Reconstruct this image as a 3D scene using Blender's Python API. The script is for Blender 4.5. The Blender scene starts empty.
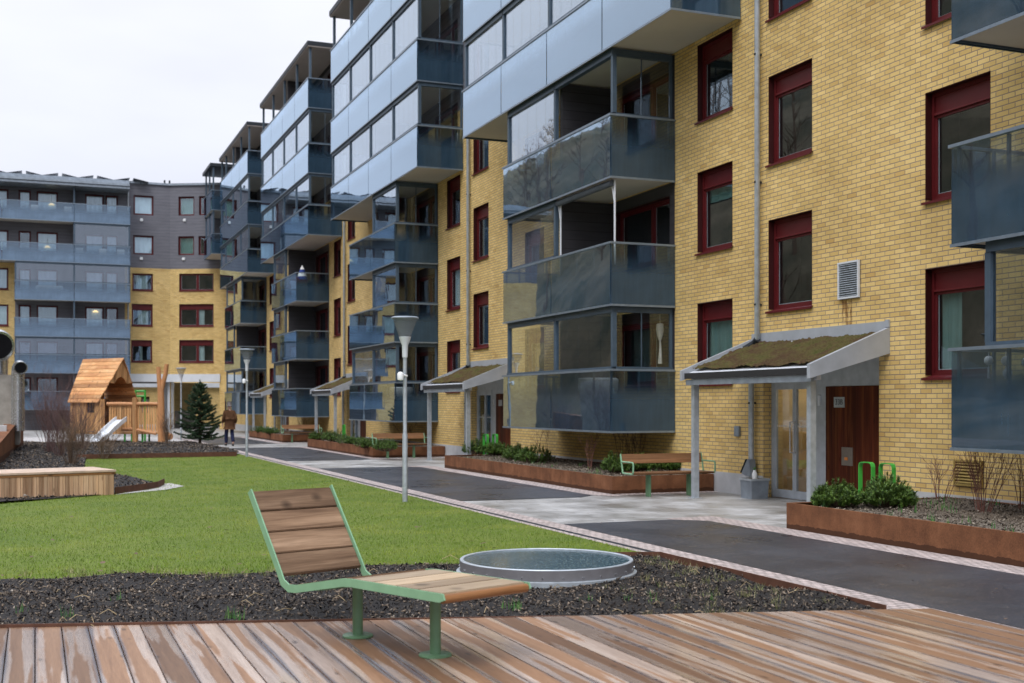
import bpy, bmesh, math, random
import numpy as np
from mathutils import Vector, Matrix

R = math.radians
SC = bpy.context.scene
COL = SC.collection
rnd = random.Random(7)

# ------------------------------------------------------------------ camera
CAM_H = 1.75
cam_d = bpy.data.cameras.new("camera")
cam = bpy.data.objects.new("camera", cam_d)
COL.objects.link(cam)
cam.location = (0, 0, CAM_H)
YAW = math.atan((512 - 35) / 1200.0)
cam.rotation_euler = (R(90), 0, -YAW)
cam_d.sensor_width = 36
cam_d.lens = 1200 / 1024 * 36
cam_d.shift_y = 62.5 / 1024
cam_d.clip_start = 0.1
cam_d.clip_end = 3000
cam_d.dof.use_dof = True
cam_d.dof.focus_distance = 14.5
cam_d.dof.aperture_fstop = 2.4
SC.camera = cam

# ------------------------------------------------------------------ sky, sun, exposure
SUN_EL, SUN_AZ = R(54), R(220)          # azimuth clockwise from +Y: behind the camera and to its left
w = bpy.data.worlds.new("World")
SC.world = w
w.use_nodes = True
nt = w.node_tree
nt.nodes.clear()
N = nt.nodes.new
out = N('ShaderNodeOutputWorld')
bg = N('ShaderNodeBackground')
bg.inputs['Strength'].default_value = 0.1
sky = N('ShaderNodeTexSky')
sky.sky_type = 'NISHITA'
sky.sun_disc = False
sky.sun_elevation = SUN_EL
sky.sun_rotation = SUN_AZ
sky.dust_density = 4
hsv = N('ShaderNodeHueSaturation')
hsv.inputs['Saturation'].default_value = 0.25
hsv.inputs['Value'].default_value = 0.9
tc = N('ShaderNodeTexCoord')
sep = N('ShaderNodeSeparateXYZ')
ramp = N('ShaderNodeValToRGB')           # overcast sky: brighter overhead than at the horizon
ramp.color_ramp.elements[0].position = 0.0
ramp.color_ramp.elements[0].color = (0.222, 0.236, 0.285, 1)
ramp.color_ramp.elements[1].position = 1.0
ramp.color_ramp.elements[1].color = (0.86, 0.90, 1.0, 1)
e = ramp.color_ramp.elements.new(0.12); e.color = (0.258, 0.270, 0.312, 1)
e = ramp.color_ramp.elements.new(0.32); e.color = (0.318, 0.326, 0.358, 1)
noi = N('ShaderNodeTexNoise')
noi.inputs['Scale'].default_value = 2.3
noi.inputs['Detail'].default_value = 4
mp = N('ShaderNodeMapping'); mp.inputs['Scale'].default_value = (1, 1, 3.5)
cl = N('ShaderNodeMapRange')
cl.inputs['From Min'].default_value = 0.3; cl.inputs['From Max'].default_value = 0.7
cl.inputs['To Min'].default_value = 25.5; cl.inputs['To Max'].default_value = 31.5
mul = N('ShaderNodeVectorMath'); mul.operation = 'SCALE'
mix = N('ShaderNodeMixRGB'); mix.inputs['Fac'].default_value = 0.86
L = nt.links.new
L(tc.outputs['Generated'], sep.inputs[0])
L(sep.outputs['Z'], ramp.inputs['Fac'])
L(tc.outputs['Generated'], mp.inputs['Vector'])
L(mp.outputs['Vector'], noi.inputs['Vector'])
L(noi.outputs['Fac'], cl.inputs['Value'])
L(ramp.outputs['Color'], mul.inputs[0])
L(cl.outputs['Result'], mul.inputs['Scale'])
L(sky.outputs['Color'], hsv.inputs['Color'])
L(hsv.outputs['Color'], mix.inputs['Color1'])
L(mul.outputs['Vector'], mix.inputs['Color2'])
L(mix.outputs['Color'], bg.inputs['Color'])
L(bg.outputs['Background'], out.inputs['Surface'])

sun_d = bpy.data.lights.new("sun", 'SUN')
sun_d.energy = 1.5
sun_d.angle = R(26)
sun_d.color = (1.0, 0.97, 0.92)
sun = bpy.data.objects.new("sun", sun_d)
COL.objects.link(sun)
sd = Vector((math.sin(SUN_AZ) * math.cos(SUN_EL), math.cos(SUN_AZ) * math.cos(SUN_EL), math.sin(SUN_EL)))
sun.rotation_euler = sd.to_track_quat('Z', 'Y').to_euler()
sun.location = (-20, -20, 40)

SC.view_settings.view_transform = 'Standard'
SC.view_settings.look = 'None'
SC.view_settings.gamma = 1
SC.view_settings.exposure = 0.2
SC.view_settings.use_curve_mapping = False
SC.render.engine = 'CYCLES'
SC.cycles.use_denoising = True
SC.cycles.max_bounces = 8
SC.cycles.glossy_bounces = 4
SC.cycles.diffuse_bounces = 3
SC.cycles.transparent_max_bounces = 28
SC.cycles.sample_clamp_indirect = 8
SC.cycles.blur_glossy = 0.2

# ------------------------------------------------------------------ materials
MATS = {}


class MT:
    """a little node-tree builder"""

    def __init__(self, name):
        m = bpy.data.materials.new(name)
        m.use_nodes = True
        self.m = m
        self.nt = m.node_tree
        self.nt.nodes.clear()
        self.out = self.n('ShaderNodeOutputMaterial')
        MATS[name] = m

    def n(self, t, **kw):
        nd = self.nt.nodes.new(t)
        for k, v in kw.items():
            if k in nd.inputs:
                nd.inputs[k].default_value = v
            else:
                setattr(nd, k, v)
        return nd

    def l(self, a, b):
        self.nt.links.new(a, b)

    def coord(self, kind='UV', scale=(1, 1, 1), rot=(0, 0, 0)):
        t = self.n('ShaderNodeTexCoord')
        mpn = self.n('ShaderNodeMapping')
        mpn.inputs['Scale'].default_value = scale
        mpn.inputs['Rotation'].default_value = rot
        self.l(t.outputs[kind], mpn.inputs['Vector'])
        return mpn.outputs['Vector']

    def noise(self, vec, scale=5, detail=4, rough=0.55, dist=0):
        t = self.n('ShaderNodeTexNoise')
        t.inputs['Scale'].default_value = scale
        t.inputs['Detail'].default_value = detail
        t.inputs['Roughness'].default_value = rough
        t.inputs['Distortion'].default_value = dist
        self.l(vec, t.inputs['Vector'])
        return t.outputs['Fac']

    def ramp(self, fac, stops, interp='LINEAR'):
        r = self.n('ShaderNodeValToRGB')
        cr = r.color_ramp
        cr.interpolation = interp
        while len(cr.elements) < len(stops):
            cr.elements.new(0.5)
        for el, (p, c) in zip(cr.elements, stops):
            el.position = p
            el.color = (*c, 1) if len(c) == 3 else c
        self.l(fac, r.inputs['Fac'])
        return r.outputs['Color']

    def mix(self, fac, a, b, mode='MIX'):
        x = self.n('ShaderNodeMixRGB', blend_type=mode)
        for val, s in ((fac, x.inputs['Fac']), (a, x.inputs['Color1']), (b, x.inputs['Color2'])):
            if hasattr(val, 'is_output'):
                self.l(val, s)
            else:
                s.default_value = val if not isinstance(val, tuple) or len(val) == 4 else (*val, 1)
        return x.outputs['Color']

    def math(self, op, a, b=None, clamp=False):
        x = self.n('ShaderNodeMath', operation=op)
        x.use_clamp = clamp
        for i, val in enumerate((a, b)):
            if val is None:
                continue
            if hasattr(val, 'is_output'):
                self.l(val, x.inputs[i])
            else:
                x.inputs[i].default_value = val
        return x.outputs[0]

    def bump(self, h, strength=0.3, dist=0.01):
        b = self.n('ShaderNodeBump')
        b.inputs['Strength'].default_value = strength
        b.inputs['Distance'].default_value = dist
        self.l(h, b.inputs['Height'])
        return b.outputs['Normal']

    def principled(self, col, rough=0.6, metal=0.0, spec=0.5, normal=None):
        p = self.n('ShaderNodeBsdfPrincipled')
        for val, s in ((col, p.inputs['Base Color']), (rough, p.inputs['Roughness']), (metal, p.inputs['Metallic']), (spec, p.inputs['Specular IOR Level'])):
            if hasattr(val, 'is_output'):
                self.l(val, s)
            else:
                s.default_value = val if not isinstance(val, tuple) or len(val) == 4 else (*val, 1)
        if normal is not None:
            self.l(normal, p.inputs['Normal'])
        return p.outputs[0]

    def done(self, sh):
        self.l(sh, self.out.inputs['Surface'])
        return self.m


def M(name):
    return MATS[name]


def plain(name, col, rough=0.5, metal=0.0, spec=0.5, var=0.12, scale=6, bump=0.0, coord='Object'):
    t = MT(name)
    v = t.coord(coord)
    nz = t.noise(v, scale, 5)
    c = t.ramp(nz, [(0.3, tuple(x * (1 - var) for x in col)), (0.7, tuple(min(1, x * (1 + var)) for x in col))])
    n2 = t.noise(v, scale * 7, 3)
    rr = t.math('ADD', t.math('MULTIPLY', n2, 0.16), rough - 0.08, True)
    nm = t.bump(n2, bump, 0.004) if bump else None
    return t.done(t.principled(c, rr, metal, spec, nm))


def brick_mat():
    t = MT('yellow_brick')
    v = t.coord('UV')
    wob = t.n('ShaderNodeVectorMath', operation='SCALE')
    nzw = t.n('ShaderNodeTexNoise')
    nzw.inputs['Scale'].default_value = 9
    t.l(v, nzw.inputs['Vector'])
    t.l(nzw.outputs['Color'], wob.inputs[0])
    wob.inputs['Scale'].default_value = 0.006
    ad = t.n('ShaderNodeVectorMath', operation='ADD')
    t.l(v, ad.inputs[0]); t.l(wob.outputs[0], ad.inputs[1])
    b = t.n('ShaderNodeTexBrick')
    b.offset = 0.5
    b.inputs['Scale'].default_value = 1
    b.inputs['Brick Width'].default_value = 0.24
    b.inputs['Row Height'].default_value = 0.0765
    b.inputs['Mortar Size'].default_value = 0.0085
    b.inputs['Mortar Smooth'].default_value = 0.25
    b.inputs['Bias'].default_value = -0.1
    b.inputs['Color1'].default_value = (0.72, 0.52, 0.205, 1)
    b.inputs['Color2'].default_value = (0.61, 0.42, 0.15, 1)
    b.inputs['Mortar'].default_value = (0.285, 0.22, 0.16, 1)
    t.l(ad.outputs[0], b.inputs['Vector'])
    # a second lattice of the same bond gives single bricks their own paler or browner tone
    b2 = t.n('ShaderNodeTexBrick')
    b2.offset = 0.5
    for k, val in (('Scale', 1), ('Brick Width', 0.24), ('Row Height', 0.0765), ('Mortar Size', 0.0)):
        b2.inputs[k].default_value = val
    b2.inputs['Color1'].default_value = (0, 0, 0, 1)
    b2.inputs['Color2'].default_value = (1, 1, 1, 1)
    sh = t.n('ShaderNodeVectorMath', operation='ADD')
    sh.inputs[1].default_value = (0.24 * 40, 0.0765 * 62, 0)
    t.l(ad.outputs[0], sh.inputs[0]); t.l(sh.outputs[0], b2.inputs['Vector'])
    tone = t.ramp(b2.outputs['Color'], [(0.0, (0.86, 0.80, 0.74)), (0.10, (0.96, 0.95, 0.93)), (0.6, (1, 1, 1)), (1.0, (1.06, 1.06, 1.08))])
    c = t.mix(1.0, b.outputs['Color'], tone, 'MULTIPLY')
    big = t.noise(v, 0.55, 5, 0.6)
    c = t.mix(1.0, c, t.ramp(big, [(0.28, (0.80, 0.78, 0.75)), (0.5, (0.98, 0.97, 0.96)), (0.72, (1.10, 1.12, 1.18))]), 'MULTIPLY')
    fine = t.noise(v, 90, 3)
    c = t.mix(1.0, c, t.ramp(fine, [(0.3, (0.88, 0.88, 0.88)), (0.7, (1.08, 1.08, 1.08))]), 'MULTIPLY')
    h = t.math('SUBTRACT', t.math('MULTIPLY', fine, 0.25), b.outputs['Fac'])
    return t.done(t.principled(c, 0.82, 0, 0.25, t.bump(h, 0.55, 0.008)))


def cladding_mat(name, col):
    t = MT(name)
    v = t.coord('UV')
    sp = t.n('ShaderNodeSeparateXYZ')
    t.l(v, sp.inputs[0])
    f = t.math('FRACT', t.math('DIVIDE', sp.outputs['Y'], 0.215))
    line = t.math('LESS_THAN', f, 0.055)
    nz = t.noise(t.coord('UV', (0.6, 4.6, 1)), 1.7, 4)
    c = t.ramp(nz, [(0.3, tuple(x * 0.86 for x in col)), (0.7, tuple(x * 1.13 for x in col))])
    c = t.mix(line, c, tuple(x * 0.35 for x in col))
    return t.done(t.principled(c, 0.55, 0, 0.3, t.bump(f, 0.4, 0.02)))


def schlick(t, f0, power=5.0, gain=1.0):
    lw = t.n('ShaderNodeLayerWeight')
    lw.inputs['Blend'].default_value = 0.5
    x = t.math('POWER', lw.outputs['Facing'], power)
    return t.math('ADD', t.math('MULTIPLY', x, gain * (1 - f0)), f0, True)


def glass_mat(name, tint, f0, power, gain, rough=0.0, wav=0.0):
    t = MT(name)
    tr = t.n('ShaderNodeBsdfTransparent')
    tr.inputs['Color'].default_value = (*tint, 1)
    gl = t.n('ShaderNodeBsdfGlossy')
    gl.inputs['Color'].default_value = (0.82, 0.91, 1.0, 1)
    gl.inputs['Roughness'].default_value = rough
    if wav:
        nz = t.noise(t.coord('Object'), 1.3, 2)
        t.l(t.bump(nz, wav, 0.05), gl.inputs['Normal'])
    mx = t.n('ShaderNodeMixShader')
    t.l(schlick(t, f0, power, gain), mx.inputs[0])
    t.l(tr.outputs[0], mx.inputs[1]); t.l(gl.outputs[0], mx.inputs[2])
    return t.done(mx.outputs[0])


def printed_glass_mat(name, base, h0, h1, clear_at_top, f0=0.05, pw=1.75):
    """balustrade glass with a blue-grey enamel print that thins out towards its upper edge"""
    t = MT(name)
    tcn = t.n('ShaderNodeTexCoord')
    sp = t.n('ShaderNodeSeparateXYZ')
    t.l(tcn.outputs['Object'], sp.inputs[0])
    mr = t.n('ShaderNodeMapRange')
    mr.interpolation_type = 'SMOOTHSTEP'
    mr.inputs['From Min'].default_value = h0
    mr.inputs['From Max'].default_value = h1
    mr.inputs['To Min'].default_value = 1.0
    mr.inputs['To Max'].default_value = 1 - clear_at_top
    t.l(sp.outputs['Z'], mr.inputs['Value'])
    v = t.coord('Object')
    streak = t.noise(t.coord('Object', (9, 9, 0.7)), 2.0, 4)
    blot = t.noise(v, 1.6, 5)
    c = t.ramp(blot, [(0.3, tuple(x * 0.85 for x in base)), (0.7, tuple(x * 1.2 for x in base))])
    c = t.mix(1.0, c, t.ramp(streak, [(0.35, (0.92, 0.92, 0.92)), (0.7, (1.1, 1.1, 1.1))]), 'MULTIPLY')
    dif = t.n('ShaderNodeBsdfDiffuse')
    t.l(c, dif.inputs['Color'])
    tr = t.n('ShaderNodeBsdfTransparent')
    tr.inputs['Color'].default_value = (0.86, 0.92, 0.95, 1)
    m1 = t.n('ShaderNodeMixShader')
    t.l(mr.outputs[0], m1.inputs[0])
    t.l(tr.outputs[0], m1.inputs[1]); t.l(dif.outputs[0], m1.inputs[2])
    gl = t.n('ShaderNodeBsdfGlossy')
    gl.inputs['Color'].default_value = (0.70, 0.85, 1.0, 1)
    gl.inputs['Roughness'].default_value = 0.015
    t.l(t.bump(t.noise(v, 0.9, 2), 0.035, 0.05), gl.inputs['Normal'])
    m2 = t.n('ShaderNodeMixShader')
    t.l(schlick(t, f0, pw, 1.0), m2.inputs[0])
    t.l(m1.outputs[0], m2.inputs[1]); t.l(gl.outputs[0], m2.inputs[2])
    return t.done(m2.outputs[0])


def wood_mat(name, cols, axis='X', grain=26, rough=0.55, board=None, wet=False):
    """timber; axis = direction of the grain in UV; every board (u or v strip of width `board`) has its own tone"""
    t = MT(name)
    sx = (0.55, grain, 1) if axis == 'X' else (grain, 0.55, 1)
    v0 = t.coord('UV')
    sp = t.n('ShaderNodeSeparateXYZ')
    t.l(v0, sp.inputs[0])
    off = t.n('ShaderNodeVectorMath', operation='ADD')
    v = t.coord('UV', sx)
    t.l(v, off.inputs[0])
    if board:
        across = sp.outputs['Y'] if axis == 'X' else sp.outputs['X']
        idx = t.math('FLOOR', t.math('DIVIDE', across, board))
        wn = t.n('ShaderNodeTexWhiteNoise', noise_dimensions='1D')
        t.l(idx, wn.inputs['W'])
        cmb = t.n('ShaderNodeVectorMath', operation='SCALE')
        t.l(wn.outputs['Color'], cmb.inputs[0])
        cmb.inputs['Scale'].default_value = 37
        t.l(cmb.outputs[0], off.inputs[1])
        bval = wn.outputs['Value']
    else:
        bval = None
    g = t.noise(off.outputs[0], 1.0, 6, 0.6, 0.5)
    c = t.ramp(g, [(0.25, cols[0]), (0.5, cols[1]), (0.75, cols[2])])
    fib = t.noise(t.coord('UV', (5, 230, 1) if axis == 'X' else (230, 5, 1)), 1.0, 3)
    c = t.mix(1.0, c, t.ramp(fib, [(0.3, (0.80, 0.79, 0.78)), (0.7, (1.17, 1.17, 1.16))]), 'MULTIPLY')
    knots = t.n('ShaderNodeTexVoronoi')
    kv = t.coord('UV', (2.2, 6.5, 1) if axis == 'X' else (6.5, 2.2, 1))
    ko = t.n('ShaderNodeVectorMath', operation='ADD')
    t.l(kv, ko.inputs[0])
    if board:
        t.l(cmb.outputs[0], ko.inputs[1])
    t.l(ko.outputs[0], knots.inputs['Vector'])
    knots.inputs['Scale'].default_value = 1.0
    kf = t.ramp(knots.outputs['Distance'], [(0.06, (1, 1, 1)), (0.15, (0, 0, 0))])
    c = t.mix(t.math('MULTIPLY', kf, 0.75), c, tuple(x * 0.35 for x in cols[0]))
    if bval is not None:
        c = t.mix(1.0, c, t.ramp(bval, [(0.0, (0.62, 0.59, 0.56)), (0.5, (1, 1, 1)), (1.0, (1.32, 1.30, 1.26))]), 'MULTIPLY')
    return t, c, g, off.outputs[0], bval


def simple_wood(name, cols, axis='X', grain=26, rough=0.55, board=None, spec=0.3):
    t, c, g, _, _ = wood_mat(name, cols, axis, grain, rough, board)
    return t.done(t.principled(c, rough, 0, spec, t.bump(g, 0.25, 0.004)))


BW = 0.188               # width of a deck board


def deck_mat():
    t, c, g, v, bval = wood_mat('wet_deck_wood', [(0.250, 0.185, 0.150), (0.365, 0.285, 0.240), (0.44, 0.36, 0.315)], 'Y', 15, 0.5, BW)  # pale tones stand in for sky mirrored in the wet film
    sp = t.n('ShaderNodeSeparateXYZ')
    t.l(t.coord('UV'), sp.inputs[0])
    tt = t.math('FRACT', t.math('DIVIDE', sp.outputs['X'], BW))
    cen = t.math('ABSOLUTE', t.math('SUBTRACT', tt, 0.5))           # 0 in the middle of a board, .5 at its edges
    # rain soaked brown runs that end softly along the board, mostly in its cupped middle
    sv = t.n('ShaderNodeVectorMath', operation='ADD')
    t.l(t.coord('UV', (9.5, 0.42, 1)), sv.inputs[0])
    wn2 = t.n('ShaderNodeTexWhiteNoise', noise_dimensions='1D')
    t.l(t.math('FLOOR', t.math('DIVIDE', sp.outputs['X'], BW)), wn2.inputs['W'])
    sc2 = t.n('ShaderNodeVectorMath', operation='SCALE'); sc2.inputs['Scale'].default_value = 23
    t.l(wn2.outputs['Color'], sc2.inputs[0]); t.l(sc2.outputs[0], sv.inputs[1])
    st = t.noise(sv.outputs[0], 1.0, 2, 0.45, 0.0)
    rag = t.noise(t.coord('UV', (26, 5, 1)), 1.0, 3)
    big = t.noise(t.coord('UV', (0.5, 0.35, 1)), 1.0, 3)
    wm = t.math('ADD', t.math('ADD', t.math('MULTIPLY', st, 0.85), t.math('MULTIPLY', big, 0.30)), t.math('MULTIPLY', cen, -0.22))
    wm = t.math('ADD', wm, t.math('MULTIPLY', rag, 0.07))
    wmask = t.ramp(wm, [(0.535, (0, 0, 0)), (0.585, (1, 1, 1))])
    brown = t.mix(1.0, c, (0.50, 0.335, 0.20), 'MULTIPLY')
    c2 = t.mix(t.math('MULTIPLY', wmask, 0.92), c, brown)
    # wet board edges; the slate grey is reflection put into the colour
    en = t.noise(t.coord('UV', (3.2, 0.32, 1)), 1.0, 2)
    ed = t.math('ADD', cen, t.math('MULTIPLY', t.math('SUBTRACT', en, 0.5), 0.6))
    emask = t.ramp(ed, [(0.37, (0, 0, 0)), (0.49, (1, 1, 1))])
    c2 = t.mix(t.math('MULTIPLY', emask, 0.75), c2, (0.105, 0.105, 0.125))
    rr = t.mix(wmask, (0.17, 0.17, 0.17), (0.50, 0.50, 0.50))
    rr = t.mix(emask, rr, (0.10, 0.10, 0.10))
    rib = t.math('SINE', t.math('MULTIPLY', sp.outputs['X'], 2 * math.pi / (BW / 11)))
    h = t.math('ADD', t.math('MULTIPLY', rib, 0.2), t.math('MULTIPLY', g, 0.8))
    film = t.mix(wmask, (1.0, 1.0, 1.0), (0.30, 0.30, 0.30))
    return t.done(t.principled(c2, rr, 0, film, t.bump(h, 0.045, 0.004)))


def ground_mats():
    # lawn earth under the blades
    t = MT('lawn_green')
    v = t.coord('Object')
    n1 = t.noise(v, 0.5, 5, 0.6); n2 = t.noise(v, 14, 4)
    c = t.mix(0.5, t.ramp(n1, [(0.3, (0.07, 0.12, 0.012)), (0.7, (0.16, 0.19, 0.03))]), t.ramp(n2, [(0.3, (0.04, 0.07, 0.012)), (0.7, (0.12, 0.15, 0.03))]))
    t.done(t.principled(c, 0.8, 0, 0.2, t.bump(n2, 0.6, 0.03)))
    # blades
    t = MT('grass_blades')
    v = t.coord('Object')
    n1 = t.noise(v, 0.8, 8, 0.72); n2 = t.noise(v, 48, 2)
    c = t.ramp(n1, [(0.30, (0.060, 0.120, 0.010)), (0.5, (0.140, 0.228, 0.016)), (0.70, (0.33, 0.33, 0.06))])
    c = t.mix(1.0, c, t.ramp(n2, [(0.3, (0.55, 0.6, 0.55)), (0.7, (1.42, 1.32, 1.3))]), 'MULTIPLY')
    t.done(t.principled(c, 0.55, 0, 0.3))
    # asphalt
    t = MT('asphalt')
    v = t.coord('Object')
    n1 = t.noise(v, 160, 2); n2 = t.noise(v, 0.8, 4)
    vo = t.n('ShaderNodeTexVoronoi'); vo.inputs['Scale'].default_value = 48
    t.l(v, vo.inputs['Vector'])
    c = t.ramp(n2, [(0.3, (0.026, 0.029, 0.038)), (0.7, (0.050, 0.053, 0.064))])
    spk = t.math('MULTIPLY', t.math('LESS_THAN', vo.outputs['Distance'], 0.28), t.ramp(vo.outputs['Color'], [(0.5, (0, 0, 0)), (0.75, (1, 1, 1))]))
    c = t.mix(t.math('MULTIPLY', spk, 0.7), c, (0.34, 0.26, 0.21))
    c = t.mix(1.0, c, t.ramp(n1, [(0.3, (0.7, 0.7, 0.7)), (0.7, (1.3, 1.3, 1.3))]), 'MULTIPLY')
    t.done(t.principled(c, t.ramp(n2, [(0.35, (0.26, 0.26, 0.26)), (0.65, (0.45, 0.45, 0.45))]), 0, 0.32, t.bump(n1, 0.5, 0.006)))
    # pale stone flags with damp stains
    t = MT('stone_flags')
    v = t.coord('Object')
    b = t.n('ShaderNodeTexBrick')
    for k, val in (('Scale', 1), ('Brick Width', 0.7), ('Row Height', 0.35), ('Mortar Size', 0.006)):
        b.inputs[k].default_value = val
    b.inputs['Color1'].default_value = (0.27, 0.26, 0.25, 1); b.inputs['Color2'].default_value = (0.34, 0.335, 0.33, 1)
    b.inputs['Mortar'].default_value = (0.16, 0.15, 0.14, 1)
    t.l(v, b.inputs['Vector'])
    n1 = t.noise(v, 0.9, 6, 0.65); n2 = t.noise(v, 50, 3)
    c = t.mix(1.0, b.outputs['Color'], t.ramp(n1, [(0.35, (0.62, 0.60, 0.56)), (0.5, (0.95, 0.95, 0.95)), (0.66, (1.45, 1.48, 1.52))]), 'MULTIPLY')
    c = t.mix(1.0, c, t.ramp(n2, [(0.3, (0.88, 0.88, 0.88)), (0.7, (1.1, 1.1, 1.1))]), 'MULTIPLY')
    t.done(t.principled(c, t.ramp(n1, [(0.35, (0.28, 0.28, 0.28)), (0.6, (0.6, 0.6, 0.6))]), 0, 0.4, t.bump(t.math('SUBTRACT', n2, b.outputs['Fac']), 0.3, 0.004)))
    # pinkish granite setts
    t = MT('granite_setts')
    v = t.coord('Object')
    vo = t.n('ShaderNodeTexBrick')
    for k, val in (('Scale', 1), ('Brick Width', 0.10), ('Row Height', 0.10), ('Mortar Size', 0.008), ('Mortar Smooth', 0.5)):
        vo.inputs[k].default_value = val
    vo.inputs['Color1'].default_value = (0.48, 0.40, 0.38, 1); vo.inputs['Color2'].default_value = (0.33, 0.28, 0.27, 1)
    vo.inputs['Mortar'].default_value = (0.17, 0.145, 0.13, 1)
    n1 = t.noise(v, 40, 3)
    t.l(v, vo.inputs['Vector'])
    c = t.mix(1.0, vo.outputs['Color'], t.ramp(n1, [(0.3, (0.8, 0.8, 0.8)), (0.7, (1.2, 1.2, 1.2))]), 'MULTIPLY')
    t.done(t.principled(c, 0.6, 0, 0.3, t.bump(t.math('SUBTRACT', n1, vo.outputs['Fac']), 0.7, 0.012)))
    # bark mulch / soil
    for nm, cols in (('mulch_soil', [(0.005, 0.005, 0.006), (0.014, 0.012, 0.012), (0.05, 0.042, 0.036)]), ('planter_soil', [(0.05, 0.038, 0.028), (0.13, 0.105, 0.082), (0.25, 0.21, 0.165)])):
        t = MT(nm)
        v = t.coord('Object')
        n1 = t.noise(v, 32, 5, 0.7); n2 = t.noise(v, 1.5, 3)
        c = t.ramp(n1, [(0.32, cols[0]), (0.5, cols[1]), (0.72, cols[2])])
        c = t.mix(1.0, c, t.ramp(n2, [(0.3, (0.8, 0.8, 0.8)), (0.7, (1.25, 1.22, 1.2))]), 'MULTIPLY')
        t.done(t.principled(c, 0.75, 0, 0.3, t.bump(n1, 1.0, 0.03)))
    for nm, stops in (('mulch_chips', [(0.0, (0.007, 0.007, 0.009)), (0.24, (0.020, 0.017, 0.017)), (0.45, (0.075, 0.062, 0.053)), (0.72, (0.155, 0.128, 0.105)), (0.93, (0.25, 0.19, 0.14)), (1.0, (0.34, 0.30, 0.26))]),
                      ('soil_chips', [(0.0, (0.04, 0.032, 0.026)), (0.5, (0.15, 0.12, 0.095)), (1.0, (0.34, 0.29, 0.23))])):
        t = MT(nm)
        g = t.n('ShaderNodeNewGeometry')
        c = t.ramp(g.outputs['Random Per Island'], stops)
        t.done(t.principled(c, 0.7, 0, 0.06))
    t = MT('gravel')
    v = t.coord('Object')
    vo = t.n('ShaderNodeTexVoronoi'); vo.inputs['Scale'].default_value = 30
    t.l(v, vo.inputs['Vector'])
    c = t.ramp(vo.outputs['Color'], [(0.2, (0.26, 0.25, 0.25)), (0.8, (0.55, 0.53, 0.52))])
    t.done(t.principled(c, 0.8, 0, 0.2, t.bump(vo.outputs['Distance'], 0.7, 0.02)))
    t = MT('earth')
    v = t.coord('Object')
    n1 = t.noise(v, 0.08, 6)
    t.done(t.principled(t.ramp(n1, [(0.3, (0.08, 0.085, 0.05)), (0.7, (0.15, 0.14, 0.10))]), 0.9, 0, 0.1))
    t = MT('hillside')
    v = t.coord('Object')
    n1 = t.noise(v, 0.22, 6, 0.65)
    t.done(t.principled(t.ramp(n1, [(0.3, (0.042, 0.046, 0.032)), (0.5, (0.105, 0.088, 0.058)), (0.7, (0.185, 0.145, 0.10))]), 0.95, 0, 0.1))


def corten_mat():
    t = MT('corten_steel')
    v = t.coord('Object')
    n1 = t.noise(v, 2.2, 6, 0.65); n2 = t.noise(v, 60, 4)
    st = t.noise(t.coord('Object', (7, 7, 0.5)), 1.2, 4)
    c = t.ramp(n1, [(0.3, (0.105, 0.047, 0.026)), (0.55, (0.185, 0.082, 0.042)), (0.75, (0.25, 0.115, 0.060))])
    c = t.mix(1.0, c, t.ramp(st, [(0.3, (0.88, 0.87, 0.87)), (0.7, (1.08, 1.08, 1.08))]), 'MULTIPLY')
    c = t.mix(1.0, c, t.ramp(n2, [(0.3, (0.8, 0.8, 0.8)), (0.7, (1.2, 1.2, 1.2))]), 'MULTIPLY')
    # ragged dark band along the foot of the plate
    sp = t.n('ShaderNodeSeparateXYZ')
    t.l(v, sp.inputs[0])
    edge = t.noise(t.coord('Object', (1, 1, 0.2)), 5, 6, 0.7)
    zz = t.math('ADD', sp.outputs['Z'], t.math('MULTIPLY', t.math('SUBTRACT', edge, 0.5), 0.10))
    darker = t.math('LESS_THAN', zz, 0.075)
    c = t.mix(t.math('MULTIPLY', darker, 0.85), c, (0.055, 0.026, 0.016))
    return t.done(t.principled(c, 0.78, 0.0, 0.10, t.bump(n2, 0.2, 0.003)))


def foliage(name, stops):
    t = MT(name)
    g = t.n('ShaderNodeNewGeometry')
    v = t.coord('Object')
    nz = t.noise(v, 9, 3)
    f = t.math('ADD', t.math('MULTIPLY', g.outputs['Random Per Island'], 0.6), t.math('MULTIPLY', nz, 0.4))
    c = t.ramp(f, stops)
    d = t.principled(c, 0.5, 0, 0.3)
    return t.done(d)


brick_mat()
cladding_mat('grey_cladding', (0.148, 0.148, 0.172))
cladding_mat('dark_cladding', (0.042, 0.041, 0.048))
ground_mats()
corten_mat()
deck_mat()
glass_mat('clear_glass', (0.93, 0.95, 0.955), 0.04, 1.8, 0.9, 0.0, 0.03)
glass_mat('hazy_glass', (0.90, 0.92, 0.95), 0.13, 2.2, 0.7)
glass_mat('window_glass', (0.88, 0.92, 0.92), 0.105, 3.0, 0.8, 0.0, 0.012)
glass_mat('skylight_glass', (0.35, 0.5, 0.55), 0.12, 2.0, 0.6, 0.05)
printed_glass_mat('printed_glass', (0.027, 0.053, 0.084), 0.56, 1.12, 0.92, 0.03, 1.5)
printed_glass_mat('sky_toned_printed_glass', (0.095, 0.145, 0.215), 0.25, 1.10, 0.84, 0.09, 2.6)  # far balustrades: print lightened to carry the mirrored sky
plain('frame_paint', (0.060, 0.090, 0.125), 0.45, 0.1, 0.3)
plain('rail_metal', (0.21, 0.26, 0.32), 0.35, 0.5)
plain('dark_metal', (0.024, 0.028, 0.034), 0.5, 0.1, 0.2)
plain('window_red', (0.092, 0.009, 0.011), 0.42, 0, 0.3, 0.15, 3)
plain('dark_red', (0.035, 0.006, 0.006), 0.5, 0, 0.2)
plain('pale_soffit', (0.50, 0.47, 0.43), 0.8, 0, 0.2, 0.05, 1)
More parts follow.
